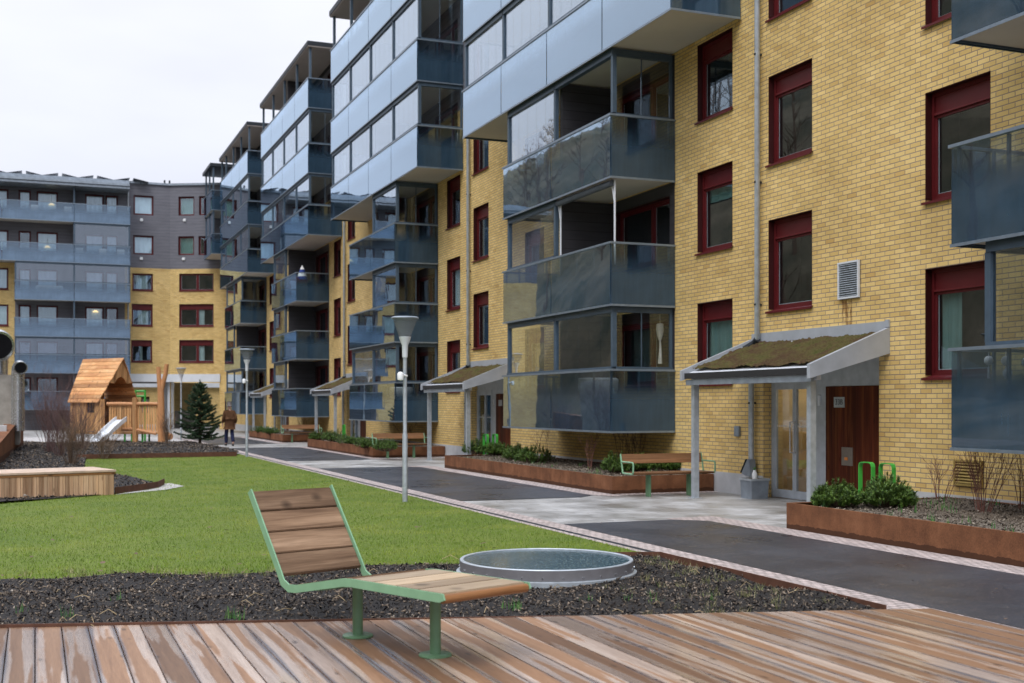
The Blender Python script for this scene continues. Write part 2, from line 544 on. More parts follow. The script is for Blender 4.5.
plain('roof_soffit', (0.36, 0.32, 0.30), 0.8, 0, 0.2, 0.05, 1)
plain('white_metal', (0.62, 0.65, 0.70), 0.45, 0.1, 0.5, 0.06, 2)
plain('flashing_metal', (0.40, 0.43, 0.48), 0.4, 0.25, 0.5, 0.1, 3)
plain('door_grey', (0.40, 0.43, 0.47), 0.4, 0.1)
plain('galvanised', (0.42, 0.46, 0.50), 0.42, 0.45, 0.5, 0.16, 9)
plain('zinc', (0.27, 0.31, 0.36), 0.45, 0.45, 0.5, 0.2, 5)
plain('steel_bright', (0.62, 0.64, 0.67), 0.25, 0.9, 0.5, 0.1, 4)
plain('dark_void', (0.012, 0.012, 0.014), 0.9, 0, 0.1)
plain('hall_warm', (0.62, 0.47, 0.27), 0.8, 0, 0.2, 0.35, 1.3)
plain('room_dark', (0.035, 0.033, 0.032), 0.9, 0, 0.1, 0.4, 2)
plain('curtain_pale', (0.52, 0.60, 0.62), 0.9, 0, 0.1, 0.12, 3)
plain('curtain_green', (0.19, 0.31, 0.29), 0.9, 0, 0.1, 0.08, 3)
plain('sky_reflection_blue', (0.72, 0.82, 0.93), 0.9, 0, 0.1, 0.08, 2)  # sky reflection of the far windows, painted on sheets behind the panes
plain('green_paint', (0.19, 0.355, 0.215), 0.42, 0, 0.5, 0.08, 8)
plain('leg_green', (0.115, 0.225, 0.125), 0.42, 0, 0.5, 0.1, 8)
plain('bright_green', (0.045, 0.34, 0.045), 0.4, 0, 0.5, 0.08, 8)
plain('concrete', (0.30, 0.28, 0.25), 0.85, 0, 0.2, 0.28, 2.2, 0.3)
plain('plinth_concrete', (0.44, 0.44, 0.45), 0.8, 0, 0.2, 0.12, 3, 0.2)
plain('white_plastic', (0.72, 0.73, 0.74), 0.35, 0, 0.5, 0.06, 4)
plain('black_rubber', (0.015, 0.015, 0.017), 0.6)
plain('coat_brown', (0.085, 0.042, 0.022), 0.9, 0, 0.1, 0.15, 12)
plain('trousers_navy', (0.016, 0.020, 0.05), 0.9, 0, 0.1)
plain('skin', (0.50, 0.30, 0.22), 0.6)
plain('hair_grey', (0.12, 0.105, 0.10), 0.8)
plain('old_corten', (0.10, 0.043, 0.026), 0.7, 0, 0.3, 0.3, 6)
plain('bark', (0.085, 0.060, 0.042), 0.9, 0, 0.1, 0.3, 14, 0.5)
plain('twig_red', (0.155, 0.070, 0.055), 0.7, 0, 0.2, 0.3, 8)
plain('twig_brown', (0.13, 0.088, 0.062), 0.8, 0, 0.2, 0.3, 8)
plain('twig_purple', (0.115, 0.070, 0.066), 0.8, 0, 0.2, 0.3, 8)
plain('moss_green', (0.12, 0.15, 0.03), 0.9)
plain('cloth_white', (0.75, 0.75, 0.75), 0.85, 0, 0.1)
plain('cloth_red', (0.38, 0.06, 0.07), 0.85, 0, 0.1)
plain('cloth_blue', (0.035, 0.06, 0.22), 0.85, 0, 0.1)
plain('macrame', (0.72, 0.68, 0.60), 0.9, 0, 0.1)
plain('orange_mark', (0.62, 0.20, 0.04), 0.6)
plain('plate_steel', (0.22, 0.19, 0.165), 0.35, 0.4)
plain('paper_brown', (0.38, 0.25, 0.15), 0.85, 0, 0.1)
plain('awning_grey', (0.10, 0.115, 0.14), 0.8, 0, 0.2)
plain('flower_violet', (0.26, 0.20, 0.55), 0.7)
plain('solar_panel', (0.03, 0.035, 0.05), 0.25, 0.1)
simple_wood('bench_back_wood', [(0.078, 0.044, 0.026), (0.190, 0.120, 0.075), (0.33, 0.225, 0.15)], 'X', 30, 0.55, 0.1, 0.15)
simple_wood('bench_seat_wood', [(0.25, 0.175, 0.11), (0.37, 0.28, 0.19), (0.46, 0.375, 0.275)], 'X', 30, 0.42, 0.1)
simple_wood('brown_bench_wood', [(0.11, 0.05, 0.025), (0.19, 0.095, 0.045), (0.26, 0.14, 0.075)], 'X', 30, 0.5, 0.1)
simple_wood('seat_edge_wood', [(0.15, 0.06, 0.02), (0.25, 0.115, 0.045), (0.31, 0.155, 0.065)], 'X', 30, 0.35, None)
simple_wood('box_wood', [(0.33, 0.18, 0.10), (0.47, 0.30, 0.185), (0.57, 0.41, 0.28)], 'Y', 18, 0.6, 0.095)
simple_wood('play_wood', [(0.33, 0.155, 0.058), (0.52, 0.285, 0.125), (0.66, 0.42, 0.22)], 'Y', 22, 0.55, 0.14)
simple_wood('play_roof_wood', [(0.37, 0.15, 0.055), (0.56, 0.29, 0.125), (0.70, 0.46, 0.25)], 'X', 14, 0.55, 0.16)
simple_wood('log_wood', [(0.36, 0.15, 0.06), (0.48, 0.23, 0.10), (0.56, 0.31, 0.15)], 'Y', 12, 0.5, None)
simple_wood('mahogany_wood', [(0.026, 0.004, 0.003), (0.080, 0.016, 0.006), (0.19, 0.060, 0.015)], 'Y', 14, 0.45, 0.12, 0.12)
foliage('pine_needles', [(0.15, (0.014, 0.040, 0.008)), (0.5, (0.065, 0.125, 0.020)), (0.85, (0.16, 0.25, 0.040))])
foliage('spruce_needles', [(0.15, (0.008, 0.024, 0.012)), (0.5, (0.026, 0.060, 0.026)), (0.85, (0.070, 0.115, 0.045))])
foliage('weed_leaves', [(0.15, (0.07, 0.105, 0.03)), (0.45, (0.17, 0.18, 0.07)), (0.8, (0.36, 0.31, 0.18))])
foliage('bulb_leaves', [(0.15, (0.03, 0.10, 0.03)), (0.5, (0.07, 0.19, 0.05)), (0.85, (0.15, 0.27, 0.07))])
# moss and sedum on the canopy roofs
t = MT('sedum_moss')
v = t.coord('Object')
n1 = t.noise(v, 2.6, 6, 0.7); n2 = t.noise(v, 45, 4, 0.7)
c = t.ramp(n1, [(0.33, (0.060, 0.070, 0.018)), (0.47, (0.105, 0.088, 0.034)), (0.60, (0.080, 0.045, 0.028)), (0.74, (0.12, 0.145, 0.035))])
c = t.mix(1.0, c, t.ramp(n2, [(0.3, (0.45, 0.45, 0.45)), (0.7, (1.5, 1.5, 1.5))]), 'MULTIPLY')
t.done(t.principled(c, 0.9, 0, 0.1, t.bump(n2, 1.0, 0.04)))


# ------------------------------------------------------------------ mesh helpers
def frame(o, t, n):
    return (Vector(o), Vector(t).normalized(), Vector(n).normalized())


WORLD = frame((0, 0, 0), (1, 0, 0), (0, 1, 0))


class MB:
    def __init__(self):
        self.v = []
        self.f = []
        self.mi = []

    def box(self, a0, a1, b0, b1, z0, z1, F=WORLD, mi=0):
        o, t, n = F
        i = len(self.v)
        for z in (z0, z1):
            for a, b in ((a0, b0), (a1, b0), (a1, b1), (a0, b1)):
                p = o + t * a + n * b
                self.v.append((p.x, p.y, p.z + z))
        for q in ((0, 3, 2, 1), (4, 5, 6, 7), (0, 1, 5, 4), (1, 2, 6, 5), (2, 3, 7, 6), (3, 0, 4, 7)):
            self.f.append(tuple(i + k for k in q)); self.mi.append(mi)
        return self

    def hexa(self, pts, mi=0):
        """8 points: bottom four, top four"""
        i = len(self.v)
        self.v += [tuple(p) for p in pts]
        for q in ((0, 3, 2, 1), (4, 5, 6, 7), (0, 1, 5, 4), (1, 2, 6, 5), (2, 3, 7, 6), (3, 0, 4, 7)):
            self.f.append(tuple(i + k for k in q)); self.mi.append(mi)
        return self

    def poly(self, pts, mi=0):
        i = len(self.v)
        self.v += [tuple(p) for p in pts]
        self.f.append(tuple(range(i, i + len(pts)))); self.mi.append(mi)
        return self

    def prism(self, pts, ext, mi=0):
        """polygon pts pushed along vector ext"""
        i = len(self.v); k = len(pts)
        ext = Vector(ext)
        self.v += [tuple(p) for p in pts] + [tuple(Vector(p) + ext) for p in pts]
        self.f.append(tuple(i + q for q in reversed(range(k)))); self.mi.append(mi)
        self.f.append(tuple(i + k + q for q in range(k))); self.mi.append(mi)
        for q in range(k):
            r = (q + 1) % k
            self.f.append((i + q, i + r, i + k + r, i + k + q)); self.mi.append(mi)
        return self

    def tube(self, path, rad, seg=8, cap=True, mi=0):
        path = [Vector(p) for p in path]
        rads = rad if isinstance(rad, (list, tuple)) else [rad] * len(path)
        i = len(self.v)
        up = None
        for k, p in enumerate(path):
            d = (path[min(k + 1, len(path) - 1)] - path[max(k - 1, 0)])
            if d.length < 1e-9:
                d = Vector((0, 0, 1))
            d.normalize()
            if up is None:
                up = d.orthogonal().normalized()
            else:
                up = (up - d * up.dot(d))
                up = up.normalized() if up.length > 1e-6 else d.orthogonal().normalized()
            s = d.cross(up)
            for q in range(seg):
                an = 2 * math.pi * q / seg
                self.v.append(tuple(p + (up * math.cos(an) + s * math.sin(an)) * rads[k]))
        for k in range(len(path) - 1):
            for q in range(seg):
                r = (q + 1) % seg
                self.f.append((i + k * seg + q, i + k * seg + r, i + (k + 1) * seg + r, i + (k + 1) * seg + q)); self.mi.append(mi)
        if cap:
            self.f.append(tuple(i + q for q in reversed(range(seg)))); self.mi.append(mi)
            j = i + (len(path) - 1) * seg
            self.f.append(tuple(j + q for q in range(seg))); self.mi.append(mi)
        return self

    def lathe(self, c, prof, seg=32, mi=0, close=False):
        """prof: (radius, z) pairs"""
        i = len(self.v); k = len(prof)
        for q in range(seg):
            an = 2 * math.pi * q / seg
            for r, z in prof:
                self.v.append((c[0] + r * math.cos(an), c[1] + r * math.sin(an), c[2] + z))
        for q in range(seg):
            r2 = (q + 1) % seg
            for m in range(k - 1):
                self.f.append((i + q * k + m, i + r2 * k + m, i + r2 * k + m + 1, i + q * k + m + 1)); self.mi.append(mi)
        return self

    def disc(self, c, r, seg=32, mi=0):
        return self.poly([(c[0] + r * math.cos(2 * math.pi * q / seg), c[1] + r * math.sin(2 * math.pi * q / seg), c[2]) for q in range(seg)], mi)

    def build(self, name, mats, parent=None, origin=(0, 0, 0), smooth=False, bevel=0, recalc=True, F=None):
        """origin: world point that becomes the object's origin; the uv map is in metres"""
        me = bpy.data.meshes.new(name)
        ox, oy, oz = origin
        me.from_pydata([(x - ox, y - oy, z - oz) for x, y, z in self.v], [], self.f)
        if not isinstance(mats, (list, tuple)):
            mats = [mats]
        for m in mats:
            me.materials.append(M(m) if isinstance(m, str) else m)
        if len(mats) > 1:
            me.polygons.foreach_set('material_index', self.mi)
        me.validate()
        if recalc or bevel:
            bm = bmesh.new(); bm.from_mesh(me)
            if bevel:
                bmesh.ops.bevel(bm, geom=[ed for ed in bm.edges if len(ed.link_faces) == 2 and ed.calc_face_angle(0) > 0.6], offset=bevel, segments=2, affect='EDGES', clamp_overlap=True)
            bmesh.ops.recalc_face_normals(bm, faces=bm.faces)
            bm.to_mesh(me); bm.free()
        uv = me.uv_layers.new(name='UVMap').data
        for p in me.polygons:
            nx, ny, nz = p.normal
            if abs(nz) > 0.72:
                for li in p.loop_indices:
                    co = me.vertices[me.loops[li].vertex_index].co
                    uv[li].uv = (co.x + ox, co.y + oy)
            else:
                hl = math.hypot(nx, ny) or 1
                tx, ty = -ny / hl, nx / hl
                if abs(tx) > abs(ty):
                    if tx < 0: tx, ty = -tx, -ty
                elif ty < 0:
                    tx, ty = -tx, -ty
                for li in p.loop_indices:
                    co = me.vertices[me.loops[li].vertex_index].co
                    uv[li].uv = ((co.x + ox) * tx + (co.y + oy) * ty, co.z + oz)
        if smooth:
            for p in me.polygons:
                p.use_smooth = True
            if smooth is not True:
                try:
                    me.set_sharp_from_angle(angle=R(smooth))
                except Exception:
                    pass
        o = bpy.data.objects.new(name, me)
        COL.objects.link(o)
        o.location = origin
        if parent is not None:
            attach(o, parent)
        return o


def world_loc(o):
    l = Vector(o.location)
    p = o.parent
    while p:
        l = p.rotation_euler.to_matrix() @ l + Vector(p.location) if False else l + Vector(p.location)
        p = p.parent
    return l


def attach(o, parent):
    """parent without moving (every Empty here is unrotated while it is being built)"""
    o.location = Vector(o.location) - world_loc(parent)
    o.parent = parent


def thing(name, label, cat, loc=(0, 0, 0), group=None, kind=None):
    o = bpy.data.objects.new(name, None)
    o.empty_display_size = 0.2
    COL.objects.link(o)
    o.location = loc
    return tag(o, label, cat, group, kind)


def tag(o, label=None, cat=None, group=None, kind=None):
    if label: o['label'] = label
    if cat: o['category'] = cat
    if group: o['group'] = group
    if kind: o['kind'] = kind
    return o


def struct(o):
    o['kind'] = 'structure'
    return o


def copy_tree(o, parent=None, loc=None):
    c = o.copy()
    COL.objects.link(c)
    if parent is not None:
        c.parent = parent
    if loc is not None:
        c.location = loc
    for ch in list(o.children):
        copy_tree(ch, c)
    return c


def soup(name, V, Fc, mat, parent=None, origin=(0, 0, 0)):
    """numpy triangles: V (n,3) world, Fc (m,3)"""
    me = bpy.data.meshes.new(name)
    V = np.asarray(V, dtype=np.float32) - np.asarray(origin, dtype=np.float32)
    Fc = np.asarray(Fc, dtype=np.int32)
    me.vertices.add(len(V)); me.vertices.foreach_set('co', V.ravel())
    k = Fc.shape[1]
    me.loops.add(Fc.size); me.loops.foreach_set('vertex_index', Fc.ravel())
    me.polygons.add(len(Fc))
    me.polygons.foreach_set('loop_start', np.arange(0, Fc.size, k, dtype=np.int32))
    me.polygons.foreach_set('loop_total', np.full(len(Fc), k, dtype=np.int32))
    me.materials.append(M(mat))
    me.update(calc_edges=True)
    o = bpy.data.objects.new(name, me)
    COL.objects.link(o)
    o.location = origin
    if parent is not None:
        attach(o, parent)
    return o


def inside(poly, X, Y):
    """points-in-polygon, numpy"""
    res = np.zeros(len(X), bool)
    n = len(poly)
    for i in range(n):
        x1, y1 = poly[i]; x2, y2 = poly[(i + 1) % n]
        if y1 == y2:
            continue
        cond = ((y1 > Y) != (y2 > Y)) & (X < (x2 - x1) * (Y - y1) / (y2 - y1) + x1)
        res ^= cond
    return res


def scatter(poly, n, rng, ypow=1.0):
    xs = [p[0] for p in poly]; ys = [p[1] for p in poly]
    X = rng.uniform(min(xs), max(xs), n)
    Y = min(ys) + (max(ys) - min(ys)) * rng.uniform(0, 1, n) ** ypow
    k = inside(poly, X, Y)
    return X[k], Y[k]


def chips(poly, n, rng, smin, smax, z, ypow=1.0):
    """little slivers lying at all angles: 4-vertex tetrahedral flakes"""
    X, Y = scatter(poly, n, rng, ypow)
    m = len(X)
    s = rng.uniform(smin, smax, m) * rng.uniform(0.5, 1, m)
    L_ = rng.normal(size=(m, 3)); L_[:, 2] *= 0.75
    L_ /= np.linalg.norm(L_, axis=1)[:, None]
    W_ = np.cross(L_, rng.normal(size=(m, 3))); W_ /= np.linalg.norm(W_, axis=1)[:, None]
    N_ = np.cross(L_, W_)
    zz = z(X, Y) if callable(z) else np.full(m, z)
    C_ = np.stack([X, Y, zz + rng.uniform(0.1, 0.75, m) * s], 1)
    a = C_ + L_ * s[:, None]
    b = C_ - L_ * s[:, None] * 0.8 + W_ * s[:, None] * 0.4
    c_ = C_ - L_ * s[:, None] * 0.7 - W_ * s[:, None] * 0.45
    d = C_ + N_ * s[:, None] * 0.22 - L_ * s[:, None] * .2
    V = np.stack([a, b, c_, d], 1).reshape(-1, 3)
    i = np.arange(m)[:, None] * 4
    F_ = np.concatenate([i + [0, 1, 2], i + [0, 3, 1], i + [1, 3, 2], i + [2, 3, 0]], 1).reshape(-1, 3)
    return V, F_


def blades(X, Y, z, rng, h0, h1, wid, lean=0.5):
    m = len(X)
    h = rng.uniform(h0, h1, m)
    an = rng.uniform(0, 2 * math.pi, m)
    le = rng.uniform(0, lean, m) * h
    la = rng.uniform(0, 2 * math.pi, m)
    wv = np.stack([np.cos(an), np.sin(an), np.zeros(m)], 1) * (wid * rng.uniform(0.6, 1.2, m))[:, None]
    B = np.stack([X, Y, np.full(m, z) if not callable(z) else z(X, Y)], 1)
    T = B + np.stack([np.cos(la) * le, np.sin(la) * le, h], 1)
    V = np.stack([B - wv, B + wv, T], 1).reshape(-1, 3)
    F_ = np.arange(3 * m).reshape(-1, 3)
    return V, F_


def grid_sheet(name, poly, step, zf, mat, border=None):
    """bumpy ground sheet over a polygon: the cells whose centre lies inside, plus the exact outline"""
    bm = bmesh.new()
    vs = [bm.verts.new((x, y, 0)) for x, y in poly]
    bm.faces.new(vs)
    xs = [p[0] for p in poly]; ys = [p[1] for p in poly]
    x = min(xs) + step
    while x < max(xs):
        bmesh.ops.bisect_plane(bm, geom=bm.verts[:] + bm.edges[:] + bm.faces[:], plane_co=(x, 0, 0), plane_no=(1, 0, 0))
        x += step
    y = min(ys) + step
    while y < max(ys):
        bmesh.ops.bisect_plane(bm, geom=bm.verts[:] + bm.edges[:] + bm.faces[:], plane_co=(0, y, 0), plane_no=(0, 1, 0))
        y += step
    for v_ in bm.verts:
        v_.co.z = zf(v_.co.x, v_.co.y)
    bmesh.ops.recalc_face_normals(bm, faces=bm.faces)
    if sum(f_.normal.z for f_ in bm.faces) < 0:
        bmesh.ops.reverse_faces(bm, faces=bm.faces)
    me = bpy.data.meshes.new(name)
    bm.to_mesh(me); bm.free()
    me.materials.append(M(mat))
    for p in me.polygons:
        p.use_smooth = True
    o = bpy.data.objects.new(name, me)
    COL.objects.link(o)
    return o


# ------------------------------------------------------------------ ground
def sheet(name, poly, z, mat):
    return struct(MB().poly([(x, y, z) for x, y in poly]).build(name, mat))


FX = 12.7                # facade plane of the long building
P = 16.2                 # length of one house of the row
PATH_L = 6.62            # lawn side of the path

sheet('ground', [(-600, -600), (600, -600), (600, 900), (-600, 900)], -0.16, 'earth')
sheet('pavement', [(PATH_L, -20), (FX + 0.3, -20), (FX + 0.3, 84), (14, 110), (-8, 110), (-8, 66), (PATH_L, 62)], 0.0, 'stone_flags')
# kerb lines between lawn and path: white setts, a slot drain, pink setts
sheet('kerb_strip', [(PATH_L, 8.0), (PATH_L + .1, 8.0), (PATH_L + .1, 64), (PATH_L, 64)], 0.006, 'granite_setts')
sheet('drain_strip', [(PATH_L + .1, 11.9), (PATH_L + .19, 11.9), (PATH_L + .19, 64), (PATH_L + .1, 64)], 0.004, 'dark_metal')
sheet('sett_strip', [(PATH_L + .19, -20), (PATH_L + .50, -20), (PATH_L + .50, 64), (PATH_L + .19, 64)], 0.006, 'granite_setts')
sheet('kerb_strip', [(PATH_L + .1, 7.0), (PATH_L + .19, 7.0), (PATH_L + .19, 11.9), (PATH_L + .1, 11.9)], 0.006, 'granite_setts')
for k in range(-1, 4):
    ya, yb = 20.4 + P * (k - 1), 32.1 + P * (k - 1)
    ya0 = max(ya, -20)
    xr = 9.38 if k == 0 else 9.95
    if k == -1:
        continue
    far = [(xr - .05, yb - .35), (xr - .45, yb), (PATH_L + .50, yb)]
    near = [(PATH_L + .50, ya0), (xr - .45, ya0), (xr - .05, ya0 + .35)]
    sheet('asphalt_path', near + far, 0.010, 'asphalt')
    sheet('sett_border', [(xr - .05, ya0 + .35), (xr + .42, ya0 - .2), (xr + .42, yb + .3), (xr - .45, yb + .25), (xr - .45, yb), (xr - .05, yb - .35)], 0.0065, 'granite_setts')
for k in range(0, 4):     # setts in front of bench and planter end
    sheet('sett_apron', [(10.45, 20.55 + P * k), (10.45, 20.95 + P * k), (12.6, 20.95 + P * k), (12.6, 20.55 + P * k)], 0.0055, 'granite_setts')

DECK_Z = 0.045
# deck
far_a, far_b = Vector((-12.0, 13.05)), Vector((6.93, 8.02))
mbd = MB()
bw = BW
i0 = math.floor(-13.0 / bw); i1 = math.ceil(6.95 / bw)
for i in range(i0, i1):
    x0, x1 = i * bw + 0.0015, (i + 1) * bw - 0.0015
    x1 = min(x1, 6.95)
    if x1 - x0 < 0.02: continue
    def fy(x):
        return far_a.y + (far_b.y - far_a.y) * (x - far_a.x) / (far_b.x - far_a.x)
    b_ = 0.003
    y0 = -3.0
    zt = DECK_Z + rnd.uniform(-0.0015, 0.0015)
    A = [(x0, y0), (x1, y0), (x1, fy(x1)), (x0, fy(x0))]
    mbd.hexa([(x, y, zt - 0.03) for x, y in A] + [(x + (b_ if x == x0 else -b_), y, zt) for x, y in A])
dk = struct(mbd.build('wooden_deck', 'wet_deck_wood'))
sheet('deck_underside', [(-13, -3), (6.94, -3), (6.94, 8.01), (-12, 13.03), (-13, 13.3)], DECK_Z - 0.034, 'dark_void')

# front bed with bark mulch
def bed_front_z(x, y):
    return 0.02 + 0.035 * math.sin(x * 1.7 + y) * math.sin(y * 2.1 - x * .6) + 0.02 * math.sin(x * 5.1) * math.sin(y * 4.3)


EDGE = 6.60
bed_poly = [(-12.0, 13.06), (6.60, 8.12), (EDGE, 12.05), (5.6, 12.38), (4.2, 12.42), (2.3, 12.36), (-0.3, 12.8), (-3, 13.3), (-12, 15.0)]
struct(grid_sheet('mulch_bed', bed_poly, 0.25, bed_front_z, 'mulch_soil'))
rng = np.random.default_rng(3)
bz = np.vectorize(bed_front_z)
SKY_C = (4.884, 11.33)
Vc, Fc = chips(bed_poly, 105000, rng, 0.010, 0.036, bz)
cen = Vc.reshape(-1, 4, 3)[:, 0, :2]
keep = (np.hypot(cen[:, 0] - SKY_C[0], cen[:, 1] - SKY_C[1]) > 0.95) & (cen[:, 0] > -4)
Vk = Vc.reshape(-1, 4, 3)[keep].reshape(-1, 3)
mch = soup('mulch', Vk, (np.arange(len(Vk) // 4)[:, None, None] * 4 + np.array([[0, 1, 2], [0, 3, 1], [1, 3, 2], [2, 3, 0]])).reshape(-1, 3), 'mulch_chips')
tag(mch, 'dark bark mulch chips covering the bed behind the wooden deck', 'mulch', kind='stuff')

# lawn
lawn_poly = [(-12, 15.0), (-3, 13.3), (-0.3, 12.8), (2.3, 12.36), (4.2, 12.42), (5.6, 12.38), (PATH_L, 12.05), (PATH_L, 42.5), (6.2, 40.6), (1.5, 40.3), (1.2, 34), (2.55, 26.9), (2.3, 25.9), (1.42, 24.4), (-0.6, 23.8), (-12, 21.5)]
struct(MB().poly([(x, y, 0.0045) for x, y in lawn_poly]).build('lawn', 'lawn_green'))
VV, FF, off = [], [], 0
for nb, pw, hh, wd in ((330000, 1.75, (0.014, 0.040), 0.0030), (60000, 1.0, (0.018, 0.042), 0.005)):
    X, Y = scatter(lawn_poly, nb, rng, pw)
    kx = X > -5
    Vb, Fb = blades(X[kx], Y[kx], 0.003, rng, hh[0], hh[1], wd, 0.9)
    VV.append(Vb); FF.append(Fb + off); off += len(Vb)
g = soup('grass', np.concatenate(VV), np.concatenate(FF), 'grass_blades')
tag(g, 'short green grass of the lawn between deck and path', 'grass', kind='stuff')
# fallen leaves on the lawn
lf = MB()
for _ in range(42):
    x, y = rnd.uniform(-0.5, 6.4), 12.8 + 16 * rnd.random() ** 1.5
    if not inside(lawn_poly, np.array([x]), np.array([y]))[0]:
        continue
    a = rnd.random() * 6.28; s_ = rnd.uniform(0.02, 0.05)
    p = Vector((x, y, 0.06))
    u_, v_ = Vector((math.cos(a), math.sin(a), 0.15)) * s_, Vector((-math.sin(a), math.cos(a), 0.2)) * s_ * .6
    lf.poly([p - u_, p + v_, p + u_, p - v_])
tag(lf.build('leaves', 'twig_brown', recalc=False), 'small brown dead leaves scattered over the lawn', 'leaves', kind='stuff')


# back and left beds
def bed_back_z(x, y):
    return 0.03 + 0.10 * math.exp(-((y - 47) / 5.0) ** 2) + 0.03 * math.sin(x * 1.3 + y * .4) * math.sin(y * .9)


back_poly = [(-1.0, 22.4), (1.42, 24.42), (2.3, 25.9), (2.55, 26.9), (1.2, 34), (1.5, 40.3), (6.2, 40.6), (PATH_L, 42.5), (PATH_L, 57.5), (5.0, 56), (2.5, 57), (-1, 60)]
struct(grid_sheet('mulch_bed', back_poly, 0.8, bed_back_z, 'mulch_soil'))
Vc, Fc = chips(back_poly, 26000, rng, 0.02, 0.07, np.vectorize(bed_back_z))
tag(soup('mulch', Vc, Fc, 'mulch_chips'), 'dark bark mulch in the bed beyond the lawn and round the shrubs', 'mulch', kind='stuff')
sheet('gravel_strip', [(1.42, 24.2), (2.5, 25.3), (2.95, 26.2), (2.75, 27.3), (2.45, 26.9), (2.2, 25.8)], 0.012, 'gravel')
sheet('play_gravel', [(-3, 56), (6.6, 55), (6.6, 66), (-3, 68)], 0.004, 'gravel')
# hillside across the courtyard to the left (outside the frame, mirrored in the windows)
def HF(y):
    return 1 + .75 * min(1, max(0, (y - 25) / 50))


hb = MB()
prof = [(-15, -0.15), (-19, 1.5), (-25, 7), (-34, 14), (-48, 21), (-75, 28), (-150, 34)]
ysl = [-60, -30, -5, 15, 35, 55, 75, 95, 120, 150, 190]
pts = [[(x + 3 * math.sin(y * .07 + j), y, z * HF(y) * (1 + .12 * math.sin(y * .11 + j * 1.3)) if z > 0 else z) for j, (x, z) in enumerate(prof)] for y in ysl]
for a in range(len(ysl) - 1):
    for b in range(len(prof) - 1):
        hb.poly([pts[a][b], pts[a + 1][b], pts[a + 1][b + 1], pts[a][b + 1]])
struct(hb.build('hillside', 'hillside', recalc=False, smooth=True))
wd = MB()
for i in range(95):
    y = rnd.uniform(-20, 150); j = rnd.uniform(0, 1)
    x = -21 - 34 * j; z = np.interp(-x, [15, 19, 25, 34, 48, 75], [-.2, 1.5, 7, 14, 21, 28]) * HF(y) - .8
    h = rnd.uniform(7, 12)
    base = Vector((x, y, z)); top = base + Vector((rnd.uniform(-.8, .8), rnd.uniform(-.8, .8), h))
    wd.tube([base, base.lerp(top, .5), top], [.2, .13, .03], 5, False)
    for q in range(16):
        s0 = rnd.uniform(.25, .95)
        p0 = base.lerp(top, s0); a = rnd.random() * 6.28; l_ = (1.05 - s0) * h * .5
        p1 = p0 + Vector((math.cos(a) * l_ * .7, math.sin(a) * l_ * .7, l_ * .7))
        wd.tube([p0, p1], [.06, .012], 3, False)
        for r_ in range(3):
            p2 = p0.lerp(p1, rnd.uniform(.4, .9)); b2 = a + rnd.uniform(-1, 1)
            wd.tube([p2, p2 + Vector((math.cos(b2), math.sin(b2), .9)) * l_ * .35], [.03, .008], 3, False)
tag(wd.build('woods', 'twig_brown', recalc=False), 'leafless trees on the hillside across the courtyard', 'woods', kind='stuff')


# ------------------------------------------------------------------ the long apartment building
def wall_mesh(mb, F, a0, a1, z0, z1, holes, mi=0, reveal=0.16):
    """wall face with rectangular openings and their reveals"""
    holes = [(max(h[0], a0), min(h[1], a1), max(h[2], z0), min(h[3], z1)) for h in holes if h[1] > a0 + .01 and h[0] < a1 - .01 and h[3] > z0 + .01 and h[2] < z1 - .01]
    As = sorted({a0, a1, *[h[0] for h in holes], *[h[1] for h in holes]})
    Zs = sorted({z0, z1, *[h[2] for h in holes], *[h[3] for h in holes]})
    o, t, n = F

    def pt(a, b, z):
        p = o + t * a + n * b
        return (p.x, p.y, p.z + z)
    for i in range(len(As) - 1):
        for j in range(len(Zs) - 1):
            am, zm = (As[i] + As[i + 1]) / 2, (Zs[j] + Zs[j + 1]) / 2
            if any(h[0] < am < h[1] and h[2] < zm < h[3] for h in holes):
                continue
            q = [pt(As[i], 0, Zs[j]), pt(As[i + 1], 0, Zs[j]), pt(As[i + 1], 0, Zs[j + 1]), pt(As[i], 0, Zs[j + 1])]
            nn = (Vector(q[1]) - Vector(q[0])).cross(Vector(q[2]) - Vector(q[0]))
            if nn.dot(n) < 0: q.reverse()
            mb.poly(q, mi)
    for h in holes:
        A0, A1, Z0, Z1 = h
        for q, nd in (([pt(A0, 0, Z0), pt(A0, -reveal, Z0), pt(A0, -reveal, Z1), pt(A0, 0, Z1)], t),
                      ([pt(A1, 0, Z0), pt(A1, -reveal, Z0), pt(A1, -reveal, Z1), pt(A1, 0, Z1)], -t),
                      ([pt(A0, 0, Z1), pt(A1, 0, Z1), pt(A1, -reveal, Z1), pt(A0, -reveal, Z1)], Vector((0, 0, -1))),
                      ([pt(A0, 0, Z0), pt(A1, 0, Z0), pt(A1, -reveal, Z0), pt(A0, -reveal, Z0)], Vector((0, 0, 1)))):
            nn = (Vector(q[1]) - Vector(q[0])).cross(Vector(q[2]) - Vector(q[0]))
            if nn.dot(nd) < 0: q = q[::-1]
            mb.poly(q, mi)


def fpt(F, a, b, z):
    o, t, n = F
    p = o + t * a + n * b
    return Vector((p.x, p.y, p.z + z))


